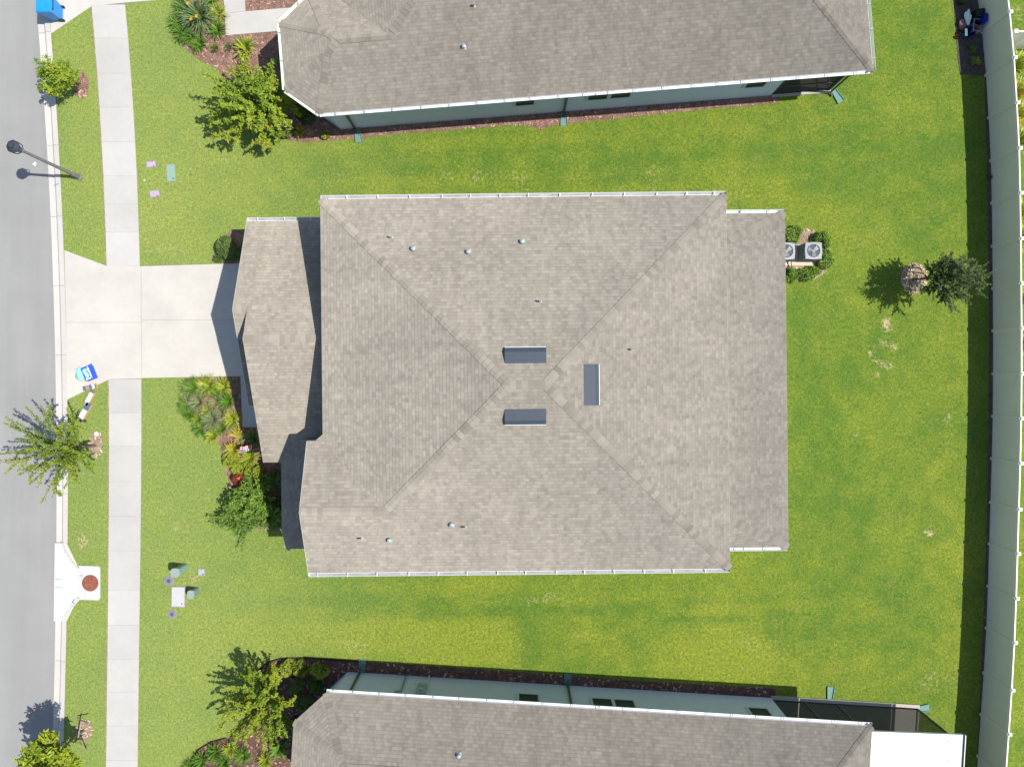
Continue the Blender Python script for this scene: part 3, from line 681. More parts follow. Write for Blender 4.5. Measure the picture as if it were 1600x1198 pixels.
    # windows on walls that the roofs hide from above
    for v in (-3.2, 3.2): x, y = fr(w_u+o, v+1.5); window(root, (x, y, 4.55), fr.d(0, 1), fr.d(-1, 0), 1.1, 1.2)
    x, y = fr(g_w+o, (s_v+g_n)/2); window(root, (x, y, 4.5), fr.d(0, 1), fr.d(-1, 0), 1.6, 1.3)
    x, y = fr(k_w+.5, (k_s+g2s)/2); window(root, (x, y, 1.4), fr.d(0, 1), fr.d(-1, 0), 1.6, 1.4)
    for u in (-5.2, -1.0, 4.0):
        for vv, oo in ((s_v+o, -1), (n_v-o, 1)):
            x, y = fr(u, vv); window(root, (x, y, 4.5), fr.d(1, 0), fr.d(0, oo), .95, 1.2); window(root, (x, y, 1.4), fr.d(1, 0), fr.d(0, oo), .95, 1.2)
    for v in (-4.5, 0, 4.2): x, y = fr(r_e-o, v); window(root, (x, y, 1.4), fr.d(0, 1), fr.d(1, 0), 1.6, 1.3)
    for px, py in [(646, 389), (732, 394), (816, 378), (609, 843), (706, 819)]: dome_vent(root, up, px, py)
    for px, py in [(612, 371), (844, 471), (986, 546), (727, 823), (565, 841)]: pipe_vent(root, up, px, py)
    pipe_vent(root, G_2, 450, 709)
    ridge_vent(root, up, 821, 556, fr.d(0, 1)); ridge_vent(root, up, 821, 650, fr.d(0, -1)); ridge_vent(root, up, 923, 601, fr.d(1, 0))
    return root
main_house()

# ---- neighbours: hip roof with a chamfered bay at the street end, mirror images of each other
def neighbour(sign, name, label, corner, east, th, bayw, mid, ZE=3.2):
    """corner: eave pixel where the long eave meets the chamfer; east: far eave corner; sign=+1 long eave faces down the picture"""
    th = R(th); A = Vector(G2(*corner, ZE)); fr = Frame(0, 0, th); fr.c = Vector((A.x, A.y, 0))
    root = empty(name, (A.x, A.y, 0), label, 'house')
    s = sign                                                    # interior lies towards +v for the top house (s=1) and -v for the bottom one
    def q(u, v): return fr(u, v*s)
    ue = fr.inv(*G2(*east, ZE))[0]; ub, vb = fr.inv(*G2(*bayw, ZE)); vb *= s
    um, vm = fr.inv(*G2(*mid, ZE)); vm *= s
    Wb = 5.06; D = 12.6; o = .43
    def ccw(P): return P if s > 0 else P[::-1]
    def sl(S): return S if s > 0 else S[::-1][1:]+S[::-1][:1]
    u0 = .85                                                    # west eave of the main block
    P = [q(u0, 0), q(ue, 0), q(ue, D), q(u0, D)]
    mr = Roof(ccw(P), [SL]*4, ZE); zb_ = ZE+SL*Wb/2; mr.build(root, skip=lambda a: a.z < zb_ and fr.inv(a.x, a.y)[0] < 4 and fr.inv(a.x, a.y)[1]*s < 3.2, sm=SH2)
    vb2 = Wb-vb
    bl_ = u0+Wb/2+.03; P = [q(0, 0), q(bl_, 0), q(bl_, Wb), q(0, Wb), q(ub, vb2), q(ub, vb)]
    S = [SL, None, SL, SL, SL, SL]
    br = Roof(ccw(P), sl(S), ZE-.005); br.build(root, sm=SH2)
    lan = ue-3.1                                                # screened porch at the far corner
    W = [q(u0+o, o), q(lan, o), q(lan, 4.2), q(ue-o, 4.2), q(ue-o, D-o), q(u0+o, D-o)]
    walls(root, ccw(W), mr, off=.14)
    W = [q(.18, o-.006), q(2.5, o-.006), q(2.5, Wb-o), q(.18, Wb-o), q(ub+o, vb2-.18), q(ub+o, vb+.18)]
    walls(root, ccw(W), br, off=.14)
    a, b = q(0, 0), q(ue, 0)
    if s > 0: gutter(root, a, b, ZE, 1)
    else: gutter(root, b, a, ZE, 1)
    if s > 0:
        gutter(root, q(ub, vb), q(0, 0), ZE, 1, m=mat('cream_gutter', (.62, .68, .56), .4, .04)); gutter(root, q(ub, vb2), q(ub, vb), ZE, 1, m=mat('cream_gutter', (.6, .6, .5)))
        gutter(root, q(0, Wb), q(ub, vb2), ZE, 1, m=mat('cream_gutter', (.6, .6, .5)))
        gutter(root, q(ue, 0), q(ue, D), ZE, 1, m=mat('cream_gutter', (.6, .6, .5)))
    return root, fr, q, mr, br, ue, lan, o, s, ZE
# top neighbour
root, fr, q, mr, br, ue, lan, o, s, ZE = neighbour(1, 'neighbour_house', 'single storey blue grey house cut off by the top edge, brown shingle roof', (499, 177), (1363.5, 108), 4.5, (446.5, 140), (441, 40))
wd = fr.d(1, 0); wo_ = fr.d(0, -1); wa = q(0, o)
for px, py, ww in [(820, 157, .82), (935, 147.5, .86), (971, 144.5, .86), (1183, 128.5, .86)]:
    p = wall_hit(px, py, wa, wd); window(root, (p.x, p.y, 1.90), wd, wo_, ww, 1.25)
DS = [(553, 197), (881.5, 171)]
for px, py in DS:
    p = wall_hit(px, py, wa, wd); downspout(root, ZE, (p.x, p.y, 0), wo_)
dome_vent(root, mr, 725, 74); pipe_vent(root, mr, 741, 10)
def porch(root, fr, q, lan, ue, o, ZE, s):
    fb = MB(); z = ZE-.15
    x, y = q(lan, o+.03); fb.box((x, y, z/2), (.07, .07, z), fr.th)
    x, y = q(ue-o, o+.03); fb.box((x, y, z/2), (.09, .09, z), fr.th)
    x, y = q(ue-o, 4.1); fb.box((x, y, z/2), (.07, .07, z), fr.th)
    for zz in (.06, .95, z-.03):
        x, y = q((lan+ue-o)/2, o+.03); fb.box((x, y, zz), (ue-o-lan, .05, .05), fr.th)
        x, y = q(ue-o, (4.1+o)/2); fb.box((x, y, zz), (.05, 4.1-o, .05), fr.th)
    f = fb.build('screen_frame', BRONZE, root)
    sb = MB(); a, b, c = q(lan, o+.03), q(ue-o, o+.03), q(ue-o, 4.1)
    sb.face([(*a, .05), (*b, .05), (*b, z), (*a, z)]); sb.face([(*b, .05), (*c, .05), (*c, z), (*b, z)]); sb.build('screen', SCREEN2, f)
    fl = MB(); fl.prism([q(lan, o-.1), q(ue-o+.1, o-.1), q(ue-o+.1, 4.2), q(lan, 4.2)], -.05, .08, .5); fl.build('porch_slab', mat('porch_concrete', (.42, .40, .36), .8), root)
porch(root, fr, q, lan, ue, o, ZE, s)
p = q(ue-o+.05, o-.05); downspout(root, ZE, (p[0], p[1], 0), fr.d(.4, -.9))
pw = G(1290, 130)
splash(560, 212, R(-82), 'green splash block on the mulch below the upper neighbour roof, nearest the street'); splash(881, 186.5, R(-88), 'green splash block on the mulch halfway along the upper neighbour wall'); splash(1308, 151, R(-58), 'slanted green splash block at the screened corner of the upper neighbour house')
# bottom neighbour
root, fr, q, mr, br, ue, lan, o, s, ZE = neighbour(-1, 'neighbour_house', 'single storey blue grey house cut off by the bottom edge, with white patio roof', (510, 1082), (1363, 1134.5), -3.5, (459, 1128), (457, 1198))
wd = fr.d(1, 0); wo_ = fr.d(0, 1); wa = q(0, o)
for px, py, ww in [(826, 1093, .86), (942, 1101, .86), (977, 1103, .86), (1188, 1114, .86)]:
    p = wall_hit(px, py, wa, wd); window(root, (p.x, p.y, 1.90), wd, wo_, ww, 1.25)
for px, py in [(562, 1052), (887.5, 1073)]:
    p = wall_hit(px, py, wa, wd); downspout(root, ZE, (p.x, p.y, 0), wo_)
dome_vent(root, mr, 717, 1179)
# meter panel and conduits on the shaded wall
rz = fr.th; oo = Vector((*wo_, 0))
p = wall_hit(661, 1070, wa, wd); mb = MB(); mb.box((p.x, p.y, 1.5)+oo*.06 if False else Vector((p.x, p.y, 1.5))+oo*.06, (.42, .12, 1.0), rz); mb.box(Vector((p.x, p.y, 1.2))+oo*.14, (.2, .05, .25), rz); mp = mb.build('meter_panel', mat('meter_grey', (.30, .36, .36), .6), root)
mb = MB(); mb.tube(Vector((p.x, p.y, 1.75))+oo*.12, Vector((p.x, p.y, 1.75))+oo*.22, .09, .08, 16); mb.build('meter', GALV, mp)
mb = MB(); mb.box(Vector((p.x, p.y, .5))+oo*.05+Vector((.18, 0, 0)), (.06, .06, 1.0), rz); mb.build('conduit', FASC, mp)
p = wall_hit(625, 1074, wa, wd); mb = MB(); mb.tube(Vector((p.x, p.y, 1.9)), Vector((p.x, p.y, 1.9))+oo*.07, .17, .17, 24); mb.box(Vector((p.x+.1, p.y, .85))+oo*.04, (.05, .05, 1.7), rz); mb.build('utility_cover', mat('grey_cover', (.20, .24, .27), .6), root)
# screened patio beyond the back corner with a white panel roof
def patio():
    e0 = Vector(q(lan, o-.02)); ex = Vector(G2(1432, 1105)); zz = 2.62
    uex, vex = fr.inv(ex.x, ex.y); vN = vex; uW = lan; D2 = -5.0
    fb = MB(); pts = [uW, lan+1.55, ue-.05, uex]
    for u in pts: x, y = fr(u, vN-.03); fb.box((x, y, zz/2), (.07, .07, zz), fr.th)
    for u in (uex,):
        for v in (vN-1.9, vN-4): x, y = fr(u, v); fb.box((x, y, zz/2), (.07, .07, zz), fr.th)
    for z in (.08, zz):
        x, y = fr((uW+uex)/2, vN-.03); fb.box((x, y, z), (uex-uW, .06, .06), fr.th); x, y = fr(uex, vN-2.5); fb.box((x, y, z), (.06, 5.0, .06), fr.th)
    f = fb.build('screen_frame', BRONZE, root)
    sb = MB(); a, b, c = fr(uW, vN-.03), fr(uex, vN-.03), fr(uex, vN-5)
    sb.face([(*a, .08), (*b, .08), (*b, zz), (*a, zz)]); sb.face([(*b, .08), (*c, .08), (*c, zz), (*b, zz)]); sb.build('screen', SCREEN, f)
    fl = MB(); fl.prism([fr(uW, vN+.16), fr(uex+.10, vN+.16), fr(uex+.10, vN-5), fr(uW, vN-5)], -.05, .085); fl.build('patio_slab', mat('patio_concrete', (.42, .39, .33), .8, .06), root)
    rb = MB(); u0, u1 = ue-.02, uex+.52; v0, v1 = vN+.13, vN-6.0; n = 20; zr = 2.72; us = np.linspace(v0, v1, n)
    for i in range(n-1):
        a0, a1 = us[i], us[i+1]
        rb.face([(*fr(u0, a1), zr+.22), (*fr(u1-.1, a1), zr), (*fr(u1-.1, a0-.03), zr), (*fr(u0, a0-.03), zr+.22)])
        rb.face([(*fr(u0, a0-.03), zr+.228), (*fr(u1-.1, a0-.03), zr+.008), (*fr(u1-.1, a0), zr+.008), (*fr(u0, a0), zr+.228)])
    rb.face([(*fr(u0, v0), zr+.1), (*fr(u0, v0), zr+.228), (*fr(u1, v0), zr), (*fr(u1, v0), zr-.12)])
    pr = rb.build('patio_roof', mat('white_panel', (.78, .80, .84), .3, .02), root)
    gb = MB(); x, y = fr(u1-.05, (v0+v1)/2); gb.box((x, y, zr-.07), (.10, v0-v1, .08), fr.th); gb.build('roof_gutter', BRONZE, pr)
    gb = MB(); x, y = fr(u1+.015, (v0+v1)/2); gb.box((x, y, zr-.03), (.03, v0-v1, .13), fr.th); gb.build('roof_trim', VINT, pr)
    sb = MB()
    for i in range(10): x, y = fr(u0+.25+i*.34, v0-.35); sb.lathe((x, y, zr+.22-(.25+i*.34)*.065), [(.022, 0), (.02, .012), (0, .014)], 8)
    for i in range(6): x, y = fr(u1-.7, v0-.3-i*.4); sb.lathe((x, y, zr+.05), [(.03, 0), (.028, .014), (0, .016)], 8)
    sb.build('roof_screw', mat('screw_grey', (.35, .36, .38), .5), pr)
    tb = MB(); x, y = fr((ue+uex)/2+.2, vN-1.6); tb.box((x, y, .7), (1.5, .9, .05), fr.th); 
    for dx in (-.65, .65):
        for dy in (-.35, .35): x2, y2 = fr((ue+uex)/2+.2+dx, vN-1.6+dy); tb.box((x2, y2, .37), (.05, .05, .65), fr.th)
    tag(tb.build('patio_table', WOOD), 'wooden table inside the screened patio of the lower house', 'table')
    return f
patio()
splash(566, 1040, R(84), 'green splash block in shaded mulch by the lower house bay'); splash(887, 1063, R(88), 'green splash block at the lawn edge halfway along the lower house'); splash(1297, 1083, R(85), 'green splash block at the edge of the screened patio'); splash(1441, 1106, R(10), 'green splash block at the outer corner of the screened patio')

# ------------------------------------------------------------------ fences
def fence():
    path_ = [(1500, -280), (1508, -214), (1515, -148), (1521, -82), (1526, -16), (1534, 51), (1540.5, 118.5), (1544.5, 185), (1548, 252), (1549.5, 318), (1550.5, 385), (1551, 451), (1551.5, 517), (1551.5, 584), (1551, 650), (1549.5, 716), (1547.5, 784), (1545.5, 849), (1543.5, 915), (1541, 980), (1537, 1050), (1532.5, 1115), (1528, 1180), (1523, 1246), (1518, 1312), (1512, 1378), (1505, 1444)]
    root = empty('vinyl_fence', G(1551, 600), 'long pale vinyl privacy fence along the back of the lawns', 'fence')
    for i, p in enumerate(path_):
        a = G(*p); pb = MB(); pb.box(a+Vector((0, 0, .93)), (.15, .127, 1.86), 0)
        post = pb.build('post', VINYL, root)
        cb = MB(); cb.box(a+Vector((.04, 0, 1.885)), (.15, .15, .05), 0, taper=1.0); cb.box(a+Vector((.04, 0, 1.93)), (.14, .14, .04), 0, taper=.3); cb.build('post_cap', VINT, post)
        if i == 0: continue
        b = G(*path_[i-1]); d = (a-b).normalized(); n_ = Vector((-d.y, d.x, 0)); L = (a-b).length; c = (a+b)/2; rz = math.atan2(d.y, d.x)
        fb = MB(); k = 13; bw = (L-.13)/k
        for j in range(k):
            q_ = b+d*(.065+bw*(j+.5)); fb.box(q_+Vector((0, 0, .93)), (bw-.006, .030, 1.64), rz)
            fb.box(q_+d*bw*.5+Vector((0, 0, .93)), (.010, .022, 1.64), rz)
        pn = fb.build('panel', VINYL, root)
        rb = MB(); rb.box(c+Vector((0, 0, 1.785)), (L-.13, .055, .15), rz); rb.build('top_rail', VINT, pn)
        rb = MB(); rb.box(c+Vector((0, 0, .12)), (L-.13, .055, .14), rz); rb.build('bottom_rail', VINYL, pn)
fence()
root = empty('vinyl_fence', G(1580, 60), 'short fence section running off to the right from the long fence', 'fence')
a, b = G(1538.5, 80), G(1605, 78); pts = [a, (a+b)/2, b]
for i, p in enumerate(pts):
    pb = MB(); pb.box(p+Vector((.12 if i == 0 else 0, 0, .93)), (.127, .127, 1.86)); po = pb.build('post', VINYL, root); cb = MB(); cb.box(p+Vector((.12 if i == 0 else 0, 0, 1.89)), (.16, .16, .06)); cb.build('post_cap', VINT, po)
fb = MB(); d = (b-a); fb.box((a+b)/2+Vector((0.05, 0, .93)), (d.length-.1, .03, 1.64), math.atan2(d.y, d.x)); pn = fb.build('panel', VINYL, root)
fb = MB(); fb.box((a+b)/2+Vector((0.05, 0, 1.79)), (d.length-.1, .055, .15), math.atan2(d.y, d.x)); fb.build('top_rail', VINT, pn)

# ------------------------------------------------------------------ vegetation
LEAF = dict(
    hib=leaf_mat('leaf_hibiscus', (.045, .12, .015), (.20, .33, .04)),
    myrtle=leaf_mat('leaf_myrtle', (.08, .165, .014), (.33, .43, .04), (.38, .30, .03)),
    street=leaf_mat('leaf_street', (.075, .15, .015), (.26, .34, .035), (.36, .36, .06)),
    oak=leaf_mat('leaf_oak', (.035, .080, .016), (.135, .19, .055)),
    shrub=leaf_mat('leaf_shrub', (.020, .060, .010), (.09, .19, .022)),
    box=leaf_mat('leaf_box', (.045, .10, .022), (.17, .25, .055)),
    lime=leaf_mat('leaf_lime', (.10, .20, .015), (.34, .40, .03)),
    croton=leaf_mat('leaf_croton', (.07, .12, .02), (.22, .28, .03), (.62, .45, .03)),
    red=leaf_mat('leaf_red', (.09, .04, .015), (.34, .075, .03)),
    blade=leaf_mat('leaf_blade', (.040, .12, .012), (.16, .30, .03)),
    blady=leaf_mat('leaf_blade_yellow', (.12, .22, .015), (.42, .46, .05)),
    silver=leaf_mat('leaf_silver', (.08, .16, .04), (.34, .36, .20), (.45, .30, .18)),
    gold=leaf_mat('leaf_gold', (.20, .30, .03), (.52, .44, .05), (.6, .22, .04)),
    orangeb=leaf_mat('leaf_orange_mix', (.25, .33, .02), (.52, .46, .03), (.8, .32, .02)),
    bop=leaf_mat('leaf_bop', (.06, .14, .045), (.24, .32, .13)))
PINK = leaf_mat('petal_pink', (.65, .30, .42), (.75, .55, .62)); ORANGE = leaf_mat('petal_orange', (.75, .25, .02), (.85, .42, .04)); REDF = leaf_mat('petal_red', (.6, .06, .03), (.8, .15, .06))
def leaves(name, C, size, m, parent, up=.5, asp=.45, tint=None):
    """C (n,3) leaf centres; each leaf a folded diamond of two triangles-and-a-half"""
    n = len(C)
    if not n: return
    nrm = RNG.normal(size=(n, 3)); nrm /= np.linalg.norm(nrm, axis=1)[:, None]; nrm[:, 2] = np.abs(nrm[:, 2])+up; nrm /= np.linalg.norm(nrm, axis=1)[:, None]
    a = RNG.normal(size=(n, 3)); a -= (a*nrm).sum(1)[:, None]*nrm; a /= np.linalg.norm(a, axis=1)[:, None]; b = np.cross(nrm, a)
    s = size*RNG.uniform(.6, 1.35, n)[:, None]
    v0 = C-a*s; v2 = C+a*s; f = nrm*s*.22
    v1 = C+b*s*asp+f+a*s*.1; v3 = C-b*s*asp+f+a*s*.1
    V = np.stack([v0, v1, v2, v3], 1).reshape(-1, 3); I = np.arange(n)*4
    Fc = np.stack([I, I+1, I+2, I, I+2, I+3], 1).reshape(-1, 3)
    me = bpy.data.meshes.new(name); me.from_pydata(V.tolist(), [], Fc.tolist())
    t = RNG.random(n) if tint is None else np.clip(tint+RNG.normal(0, .12, n), 0, 1)
    at = me.attributes.new('tint', 'FLOAT', 'FACE'); at.data.foreach_set('value', np.repeat(t, 2).astype(np.float32))
    return link(name, me, m, parent)
def bez(p0, p1, p2, t): return p0*(1-t)**2+p1*2*t*(1-t)+p2*t*t
def vase_tree(px, py, label, cat='tree', name='tree', h=4.2, r=1.7, hb=.9, nb=16, leafs=260, lsz=.05, m='street', lean=(0, 0), tw=5, spread=.13, ecc=1.0, trunk=.05, seed=1, flower=None, arch=.25, zlo=.5, group=None):
    rn = random.Random(seed); base = G(px, py); root = empty(name, base, label, cat, group)
    tb = MB(); top = base+Vector((lean[0]*.3, lean[1]*.3, hb)); tb.path([base+Vector((0, 0, -.05)), base.lerp(top, .5)+Vector((rn.uniform(-.03, .03), rn.uniform(-.03, .03), 0)), top], [trunk*1.25, trunk, trunk*.85], 8)
    C = []; T = []
    for i in range(nb):
        a = i*2.399+rn.uniform(-.3, .3); k = math.sqrt((i+.6)/nb); rr = r*k*rn.uniform(.75, 1.08); zz = h*(1-(1-zlo)*k**1.6)*rn.uniform(.9, 1.05)
        tip = base+Vector((lean[0]+rr*math.cos(a)*ecc, lean[1]+rr*math.sin(a), zz))
        mid = base+Vector((lean[0]*.6+rr*.35*math.cos(a), lean[1]*.6+rr*.35*math.sin(a), hb+(zz-hb)*(.5+arch)))
        pts = [bez(top, mid, tip, t/6) for t in range(7)]; tb.path(pts, [trunk*.45*(1-.13*t)+.004 for t in range(7)], 5)
        tint0 = rn.uniform(.25, .75)
        subs = [(pts, 1.0)]
        for q_ in range(tw):
            t = rn.uniform(.35, .9); s0 = bez(top, mid, tip, t); L = r*rn.uniform(.18, .38); ang = a+rn.uniform(-1.3, 1.3)
            e = s0+Vector((math.cos(ang)*L, math.sin(ang)*L, L*rn.uniform(0, .9))); tb.tube(s0, e, .008, .004, 4)
            subs.append(([s0.lerp(e, j/4) for j in range(5)], .5))
        for pp, wgt in subs:
            nn = int(leafs*wgt)
            t = RNG.uniform(.22 if wgt == 1 else 0, 1, nn); seg = np.array([list(p) for p in pp]); idx = np.minimum((t*(len(pp)-1)).astype(int), len(pp)-2); fr_ = t*(len(pp)-1)-idx
            P = seg[idx]*(1-fr_)[:, None]+seg[idx+1]*fr_[:, None]
            P += RNG.normal(0, 1, (nn, 3))*(spread*(1.35-1.0*t))[:, None]
            C.append(P); T.append(np.clip(tint0+(t-.5)*.3+RNG.normal(0, .05, nn), 0, 1))
    tb.build('trunk', BARK, root)
    C = np.concatenate(C); T = np.concatenate(T)
    leaves('crown', C, lsz, LEAF[m], root, tint=T)
    if flower:
        k = RNG.choice(len(C), flower[1]); P = C[k]+np.array([0, 0, .06]); Q = (P[:, None, :]+RNG.normal(0, .035, (len(k), 7, 3))).reshape(-1, 3); leaves('blossom', Q, .04, flower[0], root, up=1)
    return root
def shrub(px, py, label, rx=.5, ry=.5, h=.8, m='shrub', n=900, lsz=.045, seed=1, name='shrub', lump=.25, flower=None, group=None, cat='shrub'):
    base = G(px, py); root = empty(name, base, label, cat, group); rn = random.Random(seed)
    tb = MB()
    for i in range(5): a = i*1.26+rn.random(); tb.tube(base, base+Vector((math.cos(a)*rx*.6, math.sin(a)*ry*.6, h*.75)), .015, .006, 5)
    tb.build('stem', BARK, root)
    d = RNG.normal(size=(n, 3)); d /= np.linalg.norm(d, axis=1)[:, None]; d[:, 2] = np.abs(d[:, 2])*1.0
    lob = RNG.normal(size=(9, 3)); lob /= np.linalg.norm(lob, axis=1)[:, None]; lob[:, 2] = np.abs(lob[:, 2])
    k = np.max(d@lob.T, axis=1); rad = (1-lump)+lump*smooth(.70, 1.0, k)*1.25
    rad *= RNG.uniform(.72, 1.0, n)**.5; P = d*rad[:, None]*np.array([rx, ry, h])+np.array(base); P[:, 2] = np.maximum(P[:, 2], .04)
    tint = .25+.5*smooth(.75, 1, k)+RNG.normal(0, .15, n)
    leaves('foliage', P, lsz, LEAF[m], root, tint=np.clip(tint, 0, 1))
    if flower:
        i = RNG.choice(n, flower[1]); Q = (P[i][:, None, :]+np.array([0, 0, .05])+RNG.normal(0, .03, (flower[1], 8, 3))).reshape(-1, 3); leaves('blossom', Q, flower[2] if len(flower) > 2 else .045, flower[0], root, up=1.2)
    return root
def clump(px, py, label, r=.45, h=.4, n=70, wd=.022, m='blade', seed=1, name='grass_clump', flower=None, group=None, cat='plant', droop=.8, aim=None):
    base = G(px, py); root = empty(name, base, label, cat, group); rn = random.Random(seed); mb = MB()
    for i in range(n):
        a = rn.uniform(0, 6.283) if aim is None else rn.gauss(aim[0], aim[1]); L = r*rn.uniform(.55, 1.15); d = Vector((math.cos(a), math.sin(a), 0)); q_ = Vector((-d.y, d.x, 0)); hh = h*rn.uniform(.6, 1.2)*(1.4-L/r*.5)
        s0 = base+d*rn.uniform(0, .07)+q_*rn.uniform(-.05, .05); K = 5; pr = None; t = rn.random(); bend = rn.uniform(-.25, .25)
        for k in range(K+1):
            u = k/K; w_ = wd*(1-u**2*.92)*rn.uniform(.9, 1.1) if k else wd*.7
            c = s0+d*L*u+q_*bend*L*u*u+Vector((0, 0, hh*(math.sin(min(u*1.9, 2.4))-(droop*.25*u*u))))
            c.z = max(c.z, .02); cur = (c-q_*w_, c+q_*w_)
            if pr: mb.face([pr[0], pr[1], cur[1], cur[0]], t=t)
            pr = cur
    mb.build('blades', LEAF[m], root)
    if flower:
        fm, k, hz = flower; fb = MB(); st = MB()
        for i in range(k):
            a = rn.uniform(0, 6.28); p = base+Vector((math.cos(a)*r*rn.uniform(.2, .75), math.sin(a)*r*rn.uniform(.2, .75), hz*rn.uniform(.85, 1.1))); st.tube(base, p, .008, .006, 5)
            for j in range(7): b_ = j*.9; tip = p+Vector((math.cos(b_)*.10, math.sin(b_)*.10, .05)); fb.face([p, p+Vector((math.cos(b_+.4)*.05, math.sin(b_+.4)*.05, .03)), tip, p+Vector((math.cos(b_-.4)*.05, math.sin(b_-.4)*.05, .03))], t=rn.random())
        st.build('stalk', LEAF['blade'], root); fb.build('blossom', fm, root)
    return root
# trees
vase_tree(150, 696, 'slender young street tree with long arching branches over the kerb, between driveway and storm drain', h=4.5, r=2.4, hb=1.2, nb=28, leafs=105, lsz=.058, m='street', spread=.055, tw=2, seed=3, arch=.10, zlo=.80, name='street_tree')
vase_tree(122, 143, 'small bushy street tree with a red mulch ring, nearest the street lamp', h=2.4, r=.95, hb=.6, nb=17, leafs=120, lsz=.06, m='myrtle', spread=.10, seed=5, name='street_tree', lean=(-.1, .05), tw=4)
vase_tree(131, 1141, 'broad leaved street tree cut off by the bottom left corner, staked', h=3.9, r=1.3, hb=1.5, nb=16, leafs=80, lsz=.11, m='lime', spread=.12, seed=8, name='street_tree', lean=(-.15, -.05), zlo=.55)
vase_tree(1424, 437, 'dark green staked oak sapling in a round straw ring by the back fence', h=4.0, r=1.45, hb=1.5, nb=46, leafs=62, lsz=.048, m='oak', spread=.038, seed=11, name='oak_tree', lean=(.62, -.42), zlo=.50, tw=6, arch=.02)
vase_tree(424, 184, 'large spreading yellow green crape myrtle beside the upper neighbour house', h=3.7, r=2.3, hb=.5, nb=42, leafs=110, lsz=.078, m='myrtle', spread=.085, seed=14, name='crape_myrtle', zlo=.42, tw=4, arch=.1)
vase_tree(432, 1073, 'yellow green crape myrtle casting a spiky shadow beside the lower house', h=3.7, r=2.1, hb=.5, nb=28, leafs=150, lsz=.062, m='lime', spread=.05, seed=19, name='crape_myrtle', zlo=.5, tw=3, lean=(-.1, 0), arch=.1)
def stakes(pts, label0, strap=None, grp='wooden tree stakes'):
    for i, (a, b, za, zb, lab) in enumerate(pts):
        mb = MB(); mb.tube(G(*a, za), G(*b, zb), .028, .028, 8); tag(mb.build('tree_stake', WOOD), lab, 'stake', grp)
stakes([((1411, 420.5), (1436, 418), .9, 1.3, 'dark wooden stake lying across the top of the oak sapling ring'), ((1433, 455), (1421, 433), .0, 1.2, 'slanting wooden stake at the lower side of the oak sapling'), ((1445, 428), (1437, 418), .0, .9, 'short wooden stake at the right side of the oak sapling')], '')
mb = MB(); mb.tube(G(1415, 447, .1), G(1423, 424, 1.0), .018, .018, 6); mb.tube(G(1434, 452, .1), G(1437, 430, .9), .012, .012, 6); tag(mb.build('tie_strap', STRAP), 'white strap holding up the oak sapling', 'strap')
stakes([((121, 1121), (138, 1130), .2, .9, 'dark stake above the bottom left street tree ring'), ((124, 1158), (135, 1172), .9, .1, 'slanted dark stake below the bottom left street tree ring'), ((127, 1126), (122, 1152), .7, .7, 'dark stake left of the bottom left street tree ring')], '')
mb = MB(); mb.lathe(G(152, 678, .0), [(.0, .13), (.06, .13), (.09, .10), (.10, 0)], 14); tag(mb.build('valve_box', mat('white_plastic', (.75, .7, .68), .5)), 'white plastic cap at the top of the slender street tree ring', 'utility box')

# plants
A = 'plants in the bed by the upper neighbour path'
clump(318, 32, 'big bird of paradise clump with orange flowers left of the upper path', 1.0, .95, 170, .022, 'bop', 1, 'bird_of_paradise', (ORANGE, 5, 1.15), A)
for i, (x, y, r_, lab, mm) in enumerate([(287, 14, .5, 'green grass clump at the top left corner of the upper bed', 'blade'), (281, 38, .45, 'dark green grass clump at the lawn edge left of the orange flowers', 'blade'), (286, 55, .42, 'green grass clump on the curved edge below left of the orange flowers', 'blade'),
        (300, 60, .45, 'lower green grass clump directly under the bird of paradise', 'blade'), (314, 72, .42, 'green grass clump where the upper bed edge turns toward the tree', 'blade'), (341, 50, .48, 'bright green clump touching the corner of the upper path', 'blade'), (343, 24, .5, 'light green clump left of the upper path', 'blady'),
        (339, 79, .20, 'small green tuft alone on the upper mulch', 'blade'), (360, 76, .20, 'second small green tuft nearer the crape myrtle', 'blade'), (330, 3, .4, 'green clump cut by the top edge beside the shaded path', 'blade')]):
    clump(x, y, lab, r_*(1.12 if r_ > .3 else 1), .38, 95 if r_ > .3 else 36, .02 if r_ > .3 else .014, mm, 30+i, group=A)
clump(386, 80, 'yellow green spiky plant beside the crape myrtle', .62, .6, 60, .032, 'blady', 44, 'spiky_plant', group=A)
SB = 'shrubs along the upper neighbour wall'
shrub(449, 108, 'narrow dark shrub against the upper gutter', .25, .55, 1.2, 'box', 900, seed=50, group=SB)
shrub(462, 152, 'dark shrub in deep shade under the chamfered eave', .45, .5, .9, 'shrub', 900, seed=51, group=SB); shrub(478, 183, 'low dark shrub below the chamfered eave', .45, .4, .6, 'shrub', 700, seed=52, group=SB)
shrub(447, 208, 'rounded green shrub at the foot of the crape myrtle', .42, .36, .6, 'box', 900, seed=53, group=SB); clump(470, 208, 'bright yellow leaved plant near the chamfered corner', .28, .35, 40, .03, 'gold', 54, 'yellow_plant', group=SB)
shrub(510, 213, 'small lime green plant below the roof corner', .25, .22, .4, 'croton', 300, seed=55, group=SB)
B = 'plants in the front bed of the middle house'
